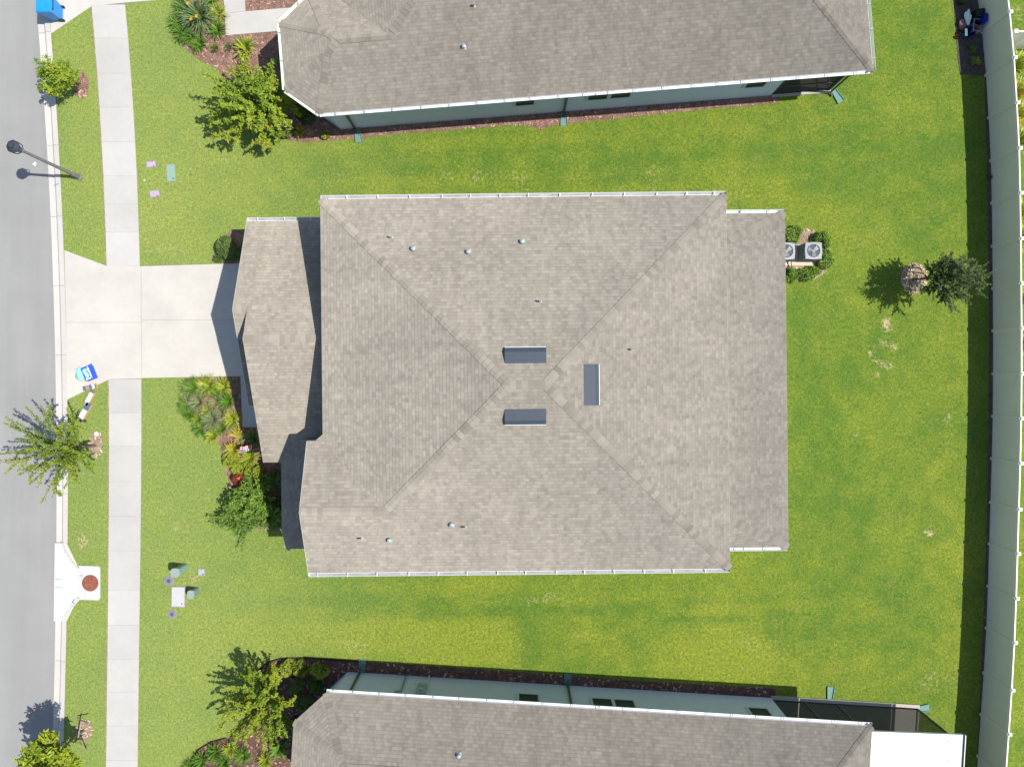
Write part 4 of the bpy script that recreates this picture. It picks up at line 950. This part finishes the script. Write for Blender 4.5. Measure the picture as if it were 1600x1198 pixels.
for i, (x, y, r_, lab, mm) in enumerate([(304, 606, .5, 'green grass clump at the lawn corner below the driveway', 'blade'), (327, 603, .55, 'bright yellow green clump below the driveway edge', 'blady'), (352, 604, .42, 'green clump where the shadow meets the driveway', 'blady'), (358, 627, .40, 'green clump on the shadow edge beside the front walk', 'blade'),
        (365, 655, .42, 'green clump beside the front walk above the yellow bromeliad', 'blady'), (296, 632, .45, 'green clump on the left rim of the front bed', 'blade'), (300, 645, .35, 'lower rim clump of the front bed', 'blade'), (317, 668, .38, 'green clump on the diagonal lawn edge', 'blade'), (335, 680, .34, 'yellowish clump further down the diagonal edge', 'blady')]):
    clump(x, y, lab, r_*1.15, .38, 95, .02, mm, 60+i, group=B)
clump(312, 628, 'silvery variegated grass in the upper part of the front bed', .55, .42, 170, .012, 'silver', 71, 'variegated_grass', group=B); clump(334, 655, 'silvery variegated grass in the middle of the front bed', .55, .42, 170, .012, 'silver', 72, 'variegated_grass', group=B)
clump(338, 628, 'brownish sparse grass tuft between the variegated plants', .4, .3, 60, .014, 'silver', 73, 'variegated_grass', group=B); clump(341, 632, 'small yellow and green tuft', .2, .2, 30, .016, 'gold', 74, group=B)
for i, (x, y, r_, mm, lab) in enumerate([(318, 612, .34, 'silver', 'thin variegated tuft just below the bright clump'), (326, 640, .36, 'blady', 'small yellow green tuft between the silvery grasses'), (347, 645, .38, 'silver', 'brown tipped tuft right of the silvery grasses'), (311, 655, .36, 'blady', 'light tuft below the left rim clumps'),
        (349, 668, .40, 'blade', 'green tuft above left of the yellow bromeliad'), (330, 668, .36, 'silver', 'thin silvery tuft above the diagonal lawn edge'), (340, 612, .32, 'blade', 'small dark tuft by the driveway edge clumps'), (300, 622, .34, 'silver', 'pale tuft behind the left rim of the front bed')]):
    clump(x, y, lab, r_, .34, 80, .013, mm, 210+i, 'grass_tuft', group=B)
clump(376, 682, 'yellow bromeliad below the front walk', .55, .35, 24, .035, 'gold', 75, 'bromeliad', group=B, aim=(2.4, .75))
clump(398, 686, 'dark striped grass beside the yellow bromeliad', .6, .5, 50, .02, 'blade', 76, group=B)
clump(366, 702, 'yellow striped plant left of the flag', .5, .4, 70, .03, 'gold', 77, 'yellow_plant', group=B); clump(392, 714, 'yellow striped grass below the flag', .6, .45, 80, .022, 'blady', 78, 'striped_grass', group=B)
shrub(362, 718, 'lime green shrub at the lawn edge below the flag', .42, .4, .5, 'lime', 800, seed=80, group=B); shrub(376, 730, 'bright lime shrub beside the red croton', .45, .35, .5, 'lime', 800, .05, seed=81, group=B)
shrub(379, 747, 'red leaved croton with a scarlet flower', .42, .33, .75, 'red', 500, .055, 82, 'croton', flower=(REDF, 5, .06), group=B)
shrub(404, 735, 'green shrub with upright shoots under the porch eave', .5, .45, .9, 'myrtle', 900, .05, 83, group=B, lump=.45)
vase_tree(405, 777, 'leafy hibiscus with pink flowers beside the front window', 'shrub', 'hibiscus', 1.9, 1.35, .25, 28, 62, .07, 'hib', (0, 0), 5, .10, 1.0, .025, 21, (PINK, 2), .1, .35, B)
vase_tree(388, 800, 'wispy light green bush at the lawn edge with a branching shadow', 'shrub', 'hibiscus', 1.6, 1.45, .2, 18, 50, .055, 'hib', (-.1, 0), 5, .07, 1.0, .02, 22, None, .1, .4, B)
shrub(424, 812, 'green shrub with small pink flowers at the end of the front bed', .55, .42, .7, 'box', 1100, .05, 84, flower=(PINK, 3), group=B, lump=.4)
shrub(436, 750, 'dark shrub in the shadow under the front window', .42, .6, .8, 'box', 900, .05, 85, group=B); shrub(440, 792, 'darkest shrub beside the wall near the front window', .40, .55, .7, 'shrub', 900, .05, 86, group=B)
Hg = 'clipped shrubs at the driveway corner'
shrub(357, 388, 'rounded clipped green shrub at the garage corner', .46, .62, .85, 'box', 2400, .038, 90, lump=.14, group=Hg); shrub(378, 398, 'dark shaded shrub behind the rounded one', .35, .3, .5, 'shrub', 600, .045, 91, group=Hg); shrub(342, 404, 'low dark shrub at the driveway corner', .3, .2, .25, 'shrub', 400, .04, 92, group=Hg)
Ac = 'shrubs around the air conditioners'
for i, (x, y, rx, ry, h_, lab) in enumerate([(1236, 367, .5, .33, .55, 'green shrub above the air conditioners at the wall'), (1281, 378, .34, .40, .6, 'small dark shrub above right of the round fan'), (1286, 404, .38, .45, .55, 'green shrub at the right corner below the round fan'), (1262, 429, .5, .30, .5, 'wide bright green shrub below the air conditioners'),
        (1234, 431, .28, .28, .4, 'yellow green shrub below the air conditioners at the wall')]):
    shrub(x, y, lab, rx*1.22, ry*1.22, h_, 'hib', 1100, .055, 100+i, group=Ac, lump=.4)
Bt = 'plants in the bed by the lower house'
for i, (x, y, rx, ry, h_, mm, lab) in enumerate([(448, 1040, .45, .42, .6, 'lime', 'round lime green shrub at the top of the lower bed'), (425, 1045, .28, .3, .35, 'lime', 'small lime shrub inside the curved bed edge'), (470, 1042, .38, .42, .6, 'croton', 'croton with yellow leaves at the top of the lower bed'), (503, 1045, .55, .42, .6, 'myrtle', 'green and reddish shrub nearest the bay window of the lower house'),
        (463, 1068, .40, .40, .6, 'box', 'dull green shrub in the middle of the lower bed'), (495, 1068, .38, .35, .5, 'shrub', 'dark shrub against the chamfered wall'), (475, 1095, .45, .4, .6, 'box', 'dull green shrub beside the lower roof corner'), (462, 1128, .3, .5, .5, 'shrub', 'dark shrub tucked under the left eave of the lower house')]):
    shrub(x, y, lab, rx, ry, h_, mm, 1000, .045, 120+i, group=Bt, lump=.35)
for i, (x, y, r_, lab, mm) in enumerate([(318, 1185, .5, 'green grass clump at the left tip of the lower bed', 'blade'), (338, 1172, .5, 'green clump on the upper rim at the bottom edge', 'blade'), (352, 1188, .45, 'second green clump at the bottom edge', 'blade'), (362, 1166, .4, 'green clump nearest the crape myrtle of the lower bed', 'blady'), (382, 1178, .48, 'leafy clump above the cut off path', 'blade'), (300, 1196, .4, 'clump in the bottom left corner of the lower bed', 'blade'),
        (417, 1184, .4, 'yellow green clump right of the cut off path', 'blady')]):
    clump(x, y, lab, r_, .4, 80, .02, mm, 140+i, group=Bt)
clump(440, 1165, 'broad dark leafed plant left of the lower roof', .55, .5, 26, .07, 'blade', 150, 'broad_leaf_plant', group=Bt)
Fp = 'plants on the bare soil by the fence'
clump(1520, 98, 'small yellow green plant in a soil ring by the fence', .26, .3, 26, .02, 'blady', 160, 'small_plant', group=Fp); clump(1516, 80, 'small dark green plant on the bare soil above it', .2, .25, 20, .02, 'blade', 161, 'small_plant', group=Fp); shrub(1500, 4, 'small green bush at the top edge by the fence', .22, .22, .3, 'shrub', 260, .04, 162, group=Fp)
shrub(1545, 278, 'tiny weed against the fence foot', .12, .15, .2, 'shrub', 90, .035, 163, group=Fp)
mb = MB(); mb.path([G(1529, 958, .0), G(1536, 962, .5), G(1551, 972, 1.0)], [.014, .012, .008], 6); tag(mb.build('garden_cane', WOOD), 'thin cane leaning on the fence at the lower right', 'cane')
Rp = 'yellow green plants beyond the back fence'
shrub(1568, 96, 'dark purple shrub behind the short fence section', .25, .3, .5, 'red', 260, .05, 170, group=Rp)
for i, (x, y, mm, r_, lab) in enumerate([(1574, 110, 'blady', .8, 'yellow spiky plant beyond the fence nearest the short fence section'), (1575, 150, 'gold', .8, 'golden plant beyond the fence, second from the top'), (1576, 185, 'orangeb', .75, 'orange tipped plant beyond the fence'), (1581, 225, 'blady', .7, 'yellow green plant beyond the fence below the orange tipped one'),
        (1580, 335, 'orangeb', .75, 'golden plant beyond the fence at the height of the air conditioners'), (1580, 375, 'gold', .7, 'orange plant beyond the fence level with the oak sapling'), (1581, 470, 'blady', .6, 'yellow green plant beyond the fence below the oak sapling'), (1580, 540, 'orangeb', .7, 'golden plant beyond the fence halfway down')]):
    clump(x, y, lab, r_, .8, 110, .035, mm, 180+i, 'spiky_plant', group=Rp)

# ------------------------------------------------------------------ street furniture and small things
def street_lamp():
    b = G(124, 277); root = empty('street_lamp', b, 'black lantern street lamp leaning over the road in view, on the verge', 'street lamp')
    PM = mat('lamp_post_paint', (.165, .17, .155), .7, .1)
    mb = MB(); mb.lathe(b, [(.16, 0), (.16, .06), (.11, .12), (.10, .55), (.07, .62)], 16); mb.build('base', PM, root)
    mb = MB(); mb.lathe(b, [(.078, .6), (.068, 2.5), (.058, 3.75), (.075, 3.80), (.075, 3.86), (.05, 3.9), (0, 3.9)], 16); mb.build('pole', PM, root)
    mb = MB()
    for s in (-1, 1):
        a = R(60); d = Vector((math.cos(a)*s, math.sin(a)*s, 0)); mb.path([b+Vector((0, 0, 3.8))+d*.03, b+d*.2+Vector((0, 0, 3.98)), b+d*.235+Vector((0, 0, 4.2)), b+d*.2+Vector((0, 0, 4.42))], .018, 6)
    mb.build('yoke', DARKM, root)
    mb = MB(); mb.lathe(b, [(.10, 3.98), (.12, 4.0), (.19, 4.34)], 8); mb.build('glass', mat('lantern_glass', (.10, .11, .12), .5, .05), root)
    mb = MB(); mb.lathe(b, [(.20, 4.33), (.275, 4.36), (.275, 4.40), (.20, 4.46), (.13, 4.50), (.12, 4.58), (.05, 4.62), (0, 4.63)], 8); mb.build('cap', DARKM, root)
street_lamp()
def cart():
    c = G(92, 24); root = empty('wheeled_bin', c, 'bright blue wheeled bin on the kerb in the top left corner', 'bin'); BL = mat('bin_blue', (.02, .27, .72), .4, .08); 
    mb = MB(); z0, z1 = .08, 1.02
    b0 = [(-.24, -.30), (.24, -.30), (.24, .30), (-.24, .30)]; b1 = [(-.33, -.40), (.33, -.40), (.33, .40), (-.33, .40)]
    A_ = [c+Vector((x, y, z0)) for x, y in b0]; B_ = [c+Vector((x, y, z1)) for x, y in b1]
    for i in range(4): j = (i+1) % 4; mb.face([A_[i], A_[j], B_[j], B_[i]])
    mb.face(A_[::-1]); mb.box(c+Vector((0, 0, z1)), (.70, .84, .05)); mb.build('body', BL, root)
    mb = MB(); mb.box(c+Vector((-.02, 0, z1+.06)), (.70, .84, .06), taper=.92); mb.box(c+Vector((-.12, -.1, z1+.11)), (.22, .45, .04), taper=.8); mb.box(c+Vector((.16, .1, z1+.105)), (.14, .5, .03), taper=.8); mb.build('lid', BL, root)
    mb = MB(); mb.tube(c+Vector((.28, -.26, z1+.02)), c+Vector((.40, -.26, z1+.02)), .015, .015); mb.tube(c+Vector((.28, .26, z1+.02)), c+Vector((.40, .26, z1+.02)), .015, .015); mb.tube(c+Vector((.40, -.28, z1+.02)), c+Vector((.40, .28, z1+.02)), .018, .018); mb.build('handle', BLACKP, root)
    for s in (-1, 1): mb = MB(); mb.tube(c+Vector((.22, s*.28, .13)), c+Vector((.22, s*.34, .13)), .13, .13, 18); mb.build('wheel', BLACKP, root)
cart()
# the driveway pile
def obox(name, px, py, sx, sy, sz, rz, m, label, cat, z=0, group=None):
    root = empty(name, G(px, py)+Vector((0, 0, z)), label, cat, group); return root
BLUE2 = mat('tote_blue', (.03, .10, .62), .45, .08)
r_ = empty('open_tote', G(143, 583), 'royal blue open tote with white liner at the driveway corner', 'tote'); c = G(143, 583); mb = MB(); rz = R(-68)
mm_ = Matrix.Rotation(rz, 3, 'Z')
for (x, y, sx, sy) in [(-.30, 0, .03, .42), (.30, 0, .03, .42), (0, -.20, .60, .03), (0, .20, .60, .03)]: mb.box(c+mm_ @ Vector((x, y, .17)), (sx, sy, .34), rz)
mb.box(c+Vector((0, 0, .03)), (.6, .4, .03), rz); mb.box(c+mm_ @ Vector((0, .26, .30)), (.68, .14, .03), rz); mb.build('tub', BLUE2, r_)
mb = MB(); mb.box(c+mm_ @ Vector((0, .12, .335)), (.56, .06, .03), rz); mb.box(c+mm_ @ Vector((.26, -.02, .335)), (.06, .3, .03), rz); mb.build('liner', WHITE, r_)
def lumpy(name, px, py, rad, m, label, cat, z=0, sq=.6, n=12, group=None, ecc=(1, 1), seed=0):
    rn = np.random.default_rng(seed); mb = MB(); c = G(px, py)+Vector((0, 0, z)); K, L = n, n*2; V = {}
    for i in range(K+1):
        for j in range(L):
            th, ph = math.pi*i/K, 2*math.pi*j/L; d = Vector((math.sin(th)*math.cos(ph), math.sin(th)*math.sin(ph), math.cos(th)))
            k = 1+.16*math.sin(3*ph+th*4+seed)+.10*math.sin(5*th-2*ph+seed*2)
            V[i, j] = c+Vector((d.x*rad*k*ecc[0], d.y*rad*k*ecc[1], rad*sq+d.z*rad*sq*k))
    for i in range(K):
        for j in range(L): mb.face([V[i, j], V[i+1, j], V[i+1, (j+1) % L], V[i, (j+1) % L]], t=rn.random())
    return tag(mb.build(name, m, smooth_=True, merge=True), label, cat, group)
lumpy('plastic_bag', 131.5, 584.5, .29, mat('turquoise_bag', (.30, .66, .60), .35, .45, 9, .6), 'crumpled turquoise and white plastic bag beside the open tote', 'bag', 0, .55, 14, ecc=(1, 1.05), seed=3)
def longbox(px, py, L, W, Hh, deg, segs, label, name='cardboard_box', extra=None, cat='box', group=None):
    c = G(px, py); root = empty(name, c, label, cat, group); rz = R(deg); d = Vector((math.cos(rz), math.sin(rz), 0)); x = -L/2
    mb = MB(); mb.box(c+Vector((0, 0, Hh/2)), (L, W, Hh), rz); mb.build('carton', mat('cardboard', (.50, .33, .16), .85, .1), root)
    for frac, mm2, nm in segs:
        l = L*frac; cc = c+d*(x+l/2)+Vector((0, 0, Hh+.006)); b = MB(); b.box(cc, (l-.004, W-.01, .012), rz); b.build(nm, mm2, root); x += l
    return root
NAVY = mat('navy_print', (.075, .13, .19), .6, .15); PAPER = mat('white_print', (.72, .72, .72), .6, .03)
longbox(143, 605, .62, .20, .16, 12, [(.2, NAVY, 'label_panel'), (.3, mat('photo_print', (.30, .22, .22), .6, .6, 22), 'label_panel'), (.2, NAVY, 'label_panel'), (.2, PAPER, 'label_panel'), (.1, NAVY, 'label_panel')], 'dark blue patterned carton at the driveway corner below the tote')
longbox(142.5, 622, .72, .20, .18, 62, [(.18, mat('photo_print', (.3, .22, .22)), 'label_panel'), (.72, PAPER, 'label_panel'), (.10, NAVY, 'label_panel')], 'mostly white long carton on the verge grass')
longbox(134.5, 644, 1.02, .24, .18, 60, [(.20, NAVY, 'label_panel'), (.44, PAPER, 'label_panel'), (.36, NAVY, 'label_panel')], 'longest navy and white carton, lowest on the verge grass')
# utility lids and pedestals
LAV = mat('lavender_plastic', (.42, .33, .43), .6, .1)
def lid(px, py, sx, sy, rz, m, label, name='valve_box', cat='utility box', round_=False, hole=None, h=.03, group=None):
    c = G(px, py); root = empty(name, c, label, cat, group); mb = MB()
    if round_: mb.lathe(c, [(sx/2*1.0, 0), (sx/2, h), (0, h)], 24)
    else:
        mb.box(c+Vector((0, 0, h/2)), (sx, sy, h), R(rz), taper=.97)
    mb.build('lid', m, root); mb = MB()
    if round_: mb.lathe(c, [(sx/2*1.02, h*.6), (sx/2*1.16, h*.5), (sx/2*1.2, 0)], 24)
    else:
        mb.box(c+Vector((0, 0, h*.3)), (sx+.07, sy+.07, h*.6), R(rz))
    mb.build('rim', mat('lid_rim', (.26, .24, .25), .8, .2), root)
    mb = MB(); mb.lathe(c+Vector((sx*.3, -sy*.35 if not round_ else 0, h)) if not round_ else c+Vector((0, 0, h)), [(0, .004), (.03 if not round_ else sx*.2, .004), (.035 if not round_ else sx*.24, 0)], 12); mb.build('keyhole', mat('keyhole', (.08, .08, .12), .7), root)
    return root
lid(236.5, 257, .40, .24, 6, LAV, 'lavender utility lid, upper of the two near the sidewalk'); lid(242, 303, .42, .26, 8, LAV, 'lavender utility lid, lower of the two near the sidewalk')
lid(267.5, 270.5, .36, .76, 3, mat('grey_green_lid', (.22, .34, .26), .7, .1), 'long grey green utility lid in the upper lawn')
lid(226, 282, .10, .10, 0, mat('cream_lid', (.6, .6, .4), .7), 'tiny cream valve cap between the lavender lids', round_=True)
lid(264, 907, .40, .36, 0, mat('meter_lid', (.19, .19, .22), .7, .15), 'grey round meter lid beside the tall green pedestal', round_=True, group='round meter lids'); lid(269, 959, .36, .36, 0, mat('meter_lid', (.2, .2, .26)), 'dark round meter lid below the white lid', round_=True, group='round meter lids')
lid(315, 893.5, .26, .28, 0, mat('pale_lid', (.33, .37, .32), .7), 'small square pale valve lid right of the tall green pedestal')
lid(279, 931.5, .60, .92, -1, mat('white_lid', (.44, .445, .44), .8, .05), 'large white rectangular utility lid in the lower lawn', h=.06)
def pedestal(px, py, r, h, m, label, sq=1.0):
    c = G(px, py); root = empty('utility_pedestal', c, label, 'pedestal'); mb = MB(); n = 12
    P = [(c.x+r*math.copysign(abs(math.cos(a))**.6, math.cos(a)), c.y+r*sq*math.copysign(abs(math.sin(a))**.6, math.sin(a))) for a in np.linspace(0, 6.283, 17)[:-1]]
    mb.prism(P, 0, h); mb.build('body', m, root); mb = MB(); Q = [(c.x+(x-c.x)*1.08, c.y+(y-c.y)*1.08) for x, y in P]; mb.prism(Q, h-.10, h+.02); mb.build('cap', mat('pedestal_cap_'+m.name, tuple(k*.95 for k in ((.32, .46, .35) if r > .19 else (.26, .32, .29))), .6, .04), root)
    return root
pedestal(288.5, 886, .19, .92, mat('pale_green_plastic', (.20, .33, .24), .6, .05), 'tall pale green utility pedestal in the lower lawn'); pedestal(307, 922.5, .145, .60, mat('grey_green_plastic', (.17, .25, .21), .6, .05), 'short grey green utility pedestal right of the white lid', 1.25)
# air conditioners
def ac(px, py, label):
    c = G(px, py); root = empty('air_conditioner', c, label, 'air conditioner', 'air conditioners behind the middle house'); W = .78; h = .82; GM = mat('ac_casing', (.23, .26, .25), .55, .08); TM = mat('ac_top', (.27, .295, .305), .5, .05)
    mb = MB(); mb.box(c+Vector((0, 0, .10+h/2)), (W-.05, W-.05, h), 0)
    for k in range(16):
        x = -W/2+.05+k*(W-.1)/15
        for s in (-1, 1): mb.box(c+Vector((x, s*(W/2-.02), .1+h/2)), (.012, .02, h-.06)); mb.box(c+Vector((s*(W/2-.02), x, .1+h/2)), (.02, .012, h-.06))
    mb.build('casing', GM, root)
    mb = MB(); n = 32; zt = .1+h
    def rr(a): # rounded square radius
        return (W/2)/max(abs(math.cos(a)), abs(math.sin(a)))*(1-.07*abs(math.sin(2*a))**3)
    for k in range(n):
        a, b = 2*math.pi*k/n, 2*math.pi*(k+1)/n; f_ = lambda t, r, z: c+Vector((math.cos(t)*r, math.sin(t)*r, z))
        mb.face([f_(a, .30, zt+.05), f_(a, rr(a), zt+.045), f_(b, rr(b), zt+.045), f_(b, .30, zt+.05)]); mb.face([f_(a, rr(a), zt-.02), f_(b, rr(b), zt-.02), f_(b, rr(b), zt+.045), f_(a, rr(a), zt+.045)])
    mb.build('top_cover', TM, root)
    mb = MB(); mb.lathe(c, [(0, zt+.01), (.30, zt+.01)], 24); mb.lathe(c, [(.30, zt+.01), (.30, zt+.05)], 24); w_ = mb.build('fan_well', mat('fan_dark', (.05, .055, .065), .6), root)
    mb = MB()
    for k in range(3):
        a = k*2.09+.7; d = Vector((math.cos(a), math.sin(a), 0)); q_ = Vector((-d.y, d.x, 0)); z = Vector((0, 0, zt+.03)); mb.face([c+d*.05-q_*.05+z, c+d*.24-q_*.11+z, c+d*.26+q_*.10+z+Vector((0, 0, .015)), c+d*.05+q_*.05+z+Vector((0, 0, .01))])
    mb.lathe(c, [(.07, zt+.02), (.07, zt+.05), (0, zt+.055)], 16); mb.build('fan_blades', mat('fan_blade', (.20, .22, .26), .4, .05), w_)
    mb = MB()
    for k in range(24): a = k*2*math.pi/24; d = Vector((math.cos(a), math.sin(a), 0)); mb.tube(c+d*.06+Vector((0, 0, zt+.075)), c+d*.30+Vector((0, 0, zt+.055)), .003, .003, 4)
    for r0 in (.12, .19, .26): mb.lathe(c, [(r0-.003, zt+.075-r0*.06), (r0+.003, zt+.075-r0*.06)], 24)
    mb.build('fan_guard', mat('guard_wire', (.2, .21, .22), .5), root)
ac(1257.5, 397.5, 'grey air conditioner with its whole round fan showing'); ac(1216.5, 398, 'grey air conditioner half hidden under the rear eave')
mb = MB(); mb.prism([G2(*p) for p in [(1190, 383), (1271, 383), (1271, 415.5), (1190, 415.5)]], 0, .07); tag(mb.build('equipment_pad', mat('pad_concrete', (.55, .47, .37), .85, .08)), 'tan concrete pad under the air conditioners', 'pad')
mb = MB(); mb.path([G(1236, 372, .25), G(1236.5, 412, .25), G(1238, 420, .05)], .02, 6); mb.path([G(1231, 405, .1), G(1232, 420, .05)], .018, 6); tag(mb.build('refrigerant_pipe', BLACKP), 'black pipes running between the air conditioners', 'pipe')
# flag on a short staff in the front bed
r_ = empty('flag', G(404, 698), 'small american flag on a white staff in the front bed', 'flag')
mb = MB(); s0, s1 = G(408, 700.0, .2), G(372, 706.5, 1.25); mb.tube(s0, s1, .014, .010, 8); mb.build('staff', WHITE, r_)
ax = (s1-s0).normalized(); dn = Vector((-.05, .86, -.45)).normalized()
RS, WS, BS = mat('flag_red', (.55, .03, .05), .7, .05), mat('flag_white', (.78, .76, .76), .7, .03), mat('flag_blue', (.03, .06, .30), .7, .05)
top = s1-ax*.08; fl, fh = .66, .27; red, wh, bl, stars = MB(), MB(), MB(), MB()
def fp(u, v): # u along staff-downwards, v across, with folds
    return top-ax*u+dn*v*.9+Vector((0, 0, 1))*(.045*math.sin(u*19+v*4))+dn*.02*math.sin(u*23)
K = 14
for i in range(13):
    t_ = red if i % 2 == 0 else wh; u0, u1 = fl*i/13, fl*(i+1)/13
    for k in range(K):
        v0, v1 = fh*k/K, fh*(k+1)/K
        if u0 < fl*7/13-.001 and v1 <= fh*.42: bl.face([fp(u0, v0), fp(u1, v0), fp(u1, v1), fp(u0, v1)])
        else: t_.face([fp(u0, v0), fp(u1, v0), fp(u1, v1), fp(u0, v1)])
for a in range(5):
    for b in range(4):
        c = fp(fl*7/13*(a+.5)/5, fh*.42*(b+.5)/4)+Vector((0, 0, .004)); stars.lathe(c, [(0, 0), (.009, 0)], 5)
red.build('red_stripe', RS, r_); wh.build('white_stripe', WS, r_); cn = bl.build('canton', BS, r_); stars.build('star', WS, cn)
# odds and ends stored by the fence at the top right
J = 'odds and ends stored against the fence'
def bucket(px, py, r, h, m, label, name='bucket', z=0, inner=None):
    c = G(px, py)+Vector((0, 0, z)); root = empty(name, c, label, name.replace('_', ' '), J); mb = MB()
    mb.lathe(c, [(0, .01), (r*.78, .01), (r*.8, 0), (r, h), (r*1.06, h), (r*1.06, h-.02), (r*.96, h-.02), (r*.76, .03)], 22); mb.build('shell', m, root)
    if inner: b = MB(); b.lathe(c, [(0, h*.7), (r*.93, h*.7)], 18); b.build('filling', inner, root)
    return root
mb = MB(); c = G(1522.5, 27); mb.box(c+Vector((0, 0, .22)), (.42, .34, .44), R(10)); mb.box(c+Vector((-.1, -.22, .12)), (.34, .22, .24), R(30)); tag(mb.build('black_box', BLACKP), 'black box against the fence, topmost of the stored things', 'box', J)
lumpy('white_bag', 1506.5, 32, .17, mat('white_bag', (.66, .74, .78), .5, .06), 'crumpled white bag among the things by the fence', 'bag', .12, .8, 12, J, ecc=(.75, 1.9), seed=5)
lumpy('grey_bag', 1501, 40, .20, mat('dusky_bag', (.22, .13, .15), .7, .2), 'dusky purple sack left of the white bag', 'sack', 0, .6, 10, J, ecc=(.8, 1.2), seed=7)
bucket(1510.5, 54, .22, .30, mat('navy_bucket', (.008, .02, .16), .4, .1), 'round navy blue tub below the white bag', 'tub')
bucket(1519.5, 48, .13, .24, mat('orange_pot', (.62, .14, .035), .6, .1), 'orange flower pot inside the pale crate', 'flower_pot', .05, SOIL)
r_ = empty('storage_crate', G(1521, 44), 'pale open crate holding the orange pot', 'crate', J); c = G(1521, 44); mb = MB(); rz = R(-6); mm_ = Matrix.Rotation(rz, 3, 'Z')
for (x, y, sx, sy) in [(-.17, 0, .02, .56), (.17, 0, .02, .56), (0, -.28, .36, .02), (0, .28, .36, .02)]:
    for zz in (.06, .17, .28): mb.box(c+mm_ @ Vector((x, y, zz)), (sx, sy, .05), rz)
mb.build('frame', mat('crate_blue', (.32, .42, .50), .6), r_)
mb = MB(); c = G(1528, 37); mb.box(c+Vector((0, 0, .3)), (.16, .42, .6), R(-4), taper=.8); tag(mb.build('blue_board', mat('deep_blue', (.01, .02, .28), .5)), 'deep blue board standing between crate and fence', 'board', J)
r_ = empty('folding_stool', G(1503, 57), 'small blue folding stool at the lawn side of the stored things', 'stool', J); c = G(1503, 57); mb = MB()
for s in (-1, 1): mb.tube(c+Vector((s*.12, -.16, 0)), c+Vector((-s*.04, .12, .36)), .015, .015); mb.tube(c+Vector((s*.12, .16, 0)), c+Vector((-s*.04, -.12, .36)), .015, .015)
mb.build('leg', mat('stool_blue', (.06, .16, .22), .5), r_); mb = MB(); mb.box(c+Vector((-.04, 0, .37)), (.12, .34, .03)); mb.build('seat', mat('stool_blue', (.06, .16, .22)), r_)
bucket(1493.5, 59, .07, .12, mat('red_pot', (.40, .06, .03), .6), 'tiny red pot at the lawn edge', 'small_pot')
lumpy('red_cushion', 1505, 47, .14, mat('dark_red', (.22, .015, .03), .7), 'dark red cushion under the white bag', 'cushion', 0, .6, 10, J, seed=9)
# litter and marks on the road
mb = MB(); c = G(54, 256, -.11); mb.face([c+Vector((-.10, -.02, 0)), c+Vector((.04, -.12, .005)), c+Vector((.11, .02, .02)), c+Vector((.02, .10, .005))]); tag(mb.build('paper_scrap', PAPER), 'white paper scrap on the road below the lamp head', 'litter')
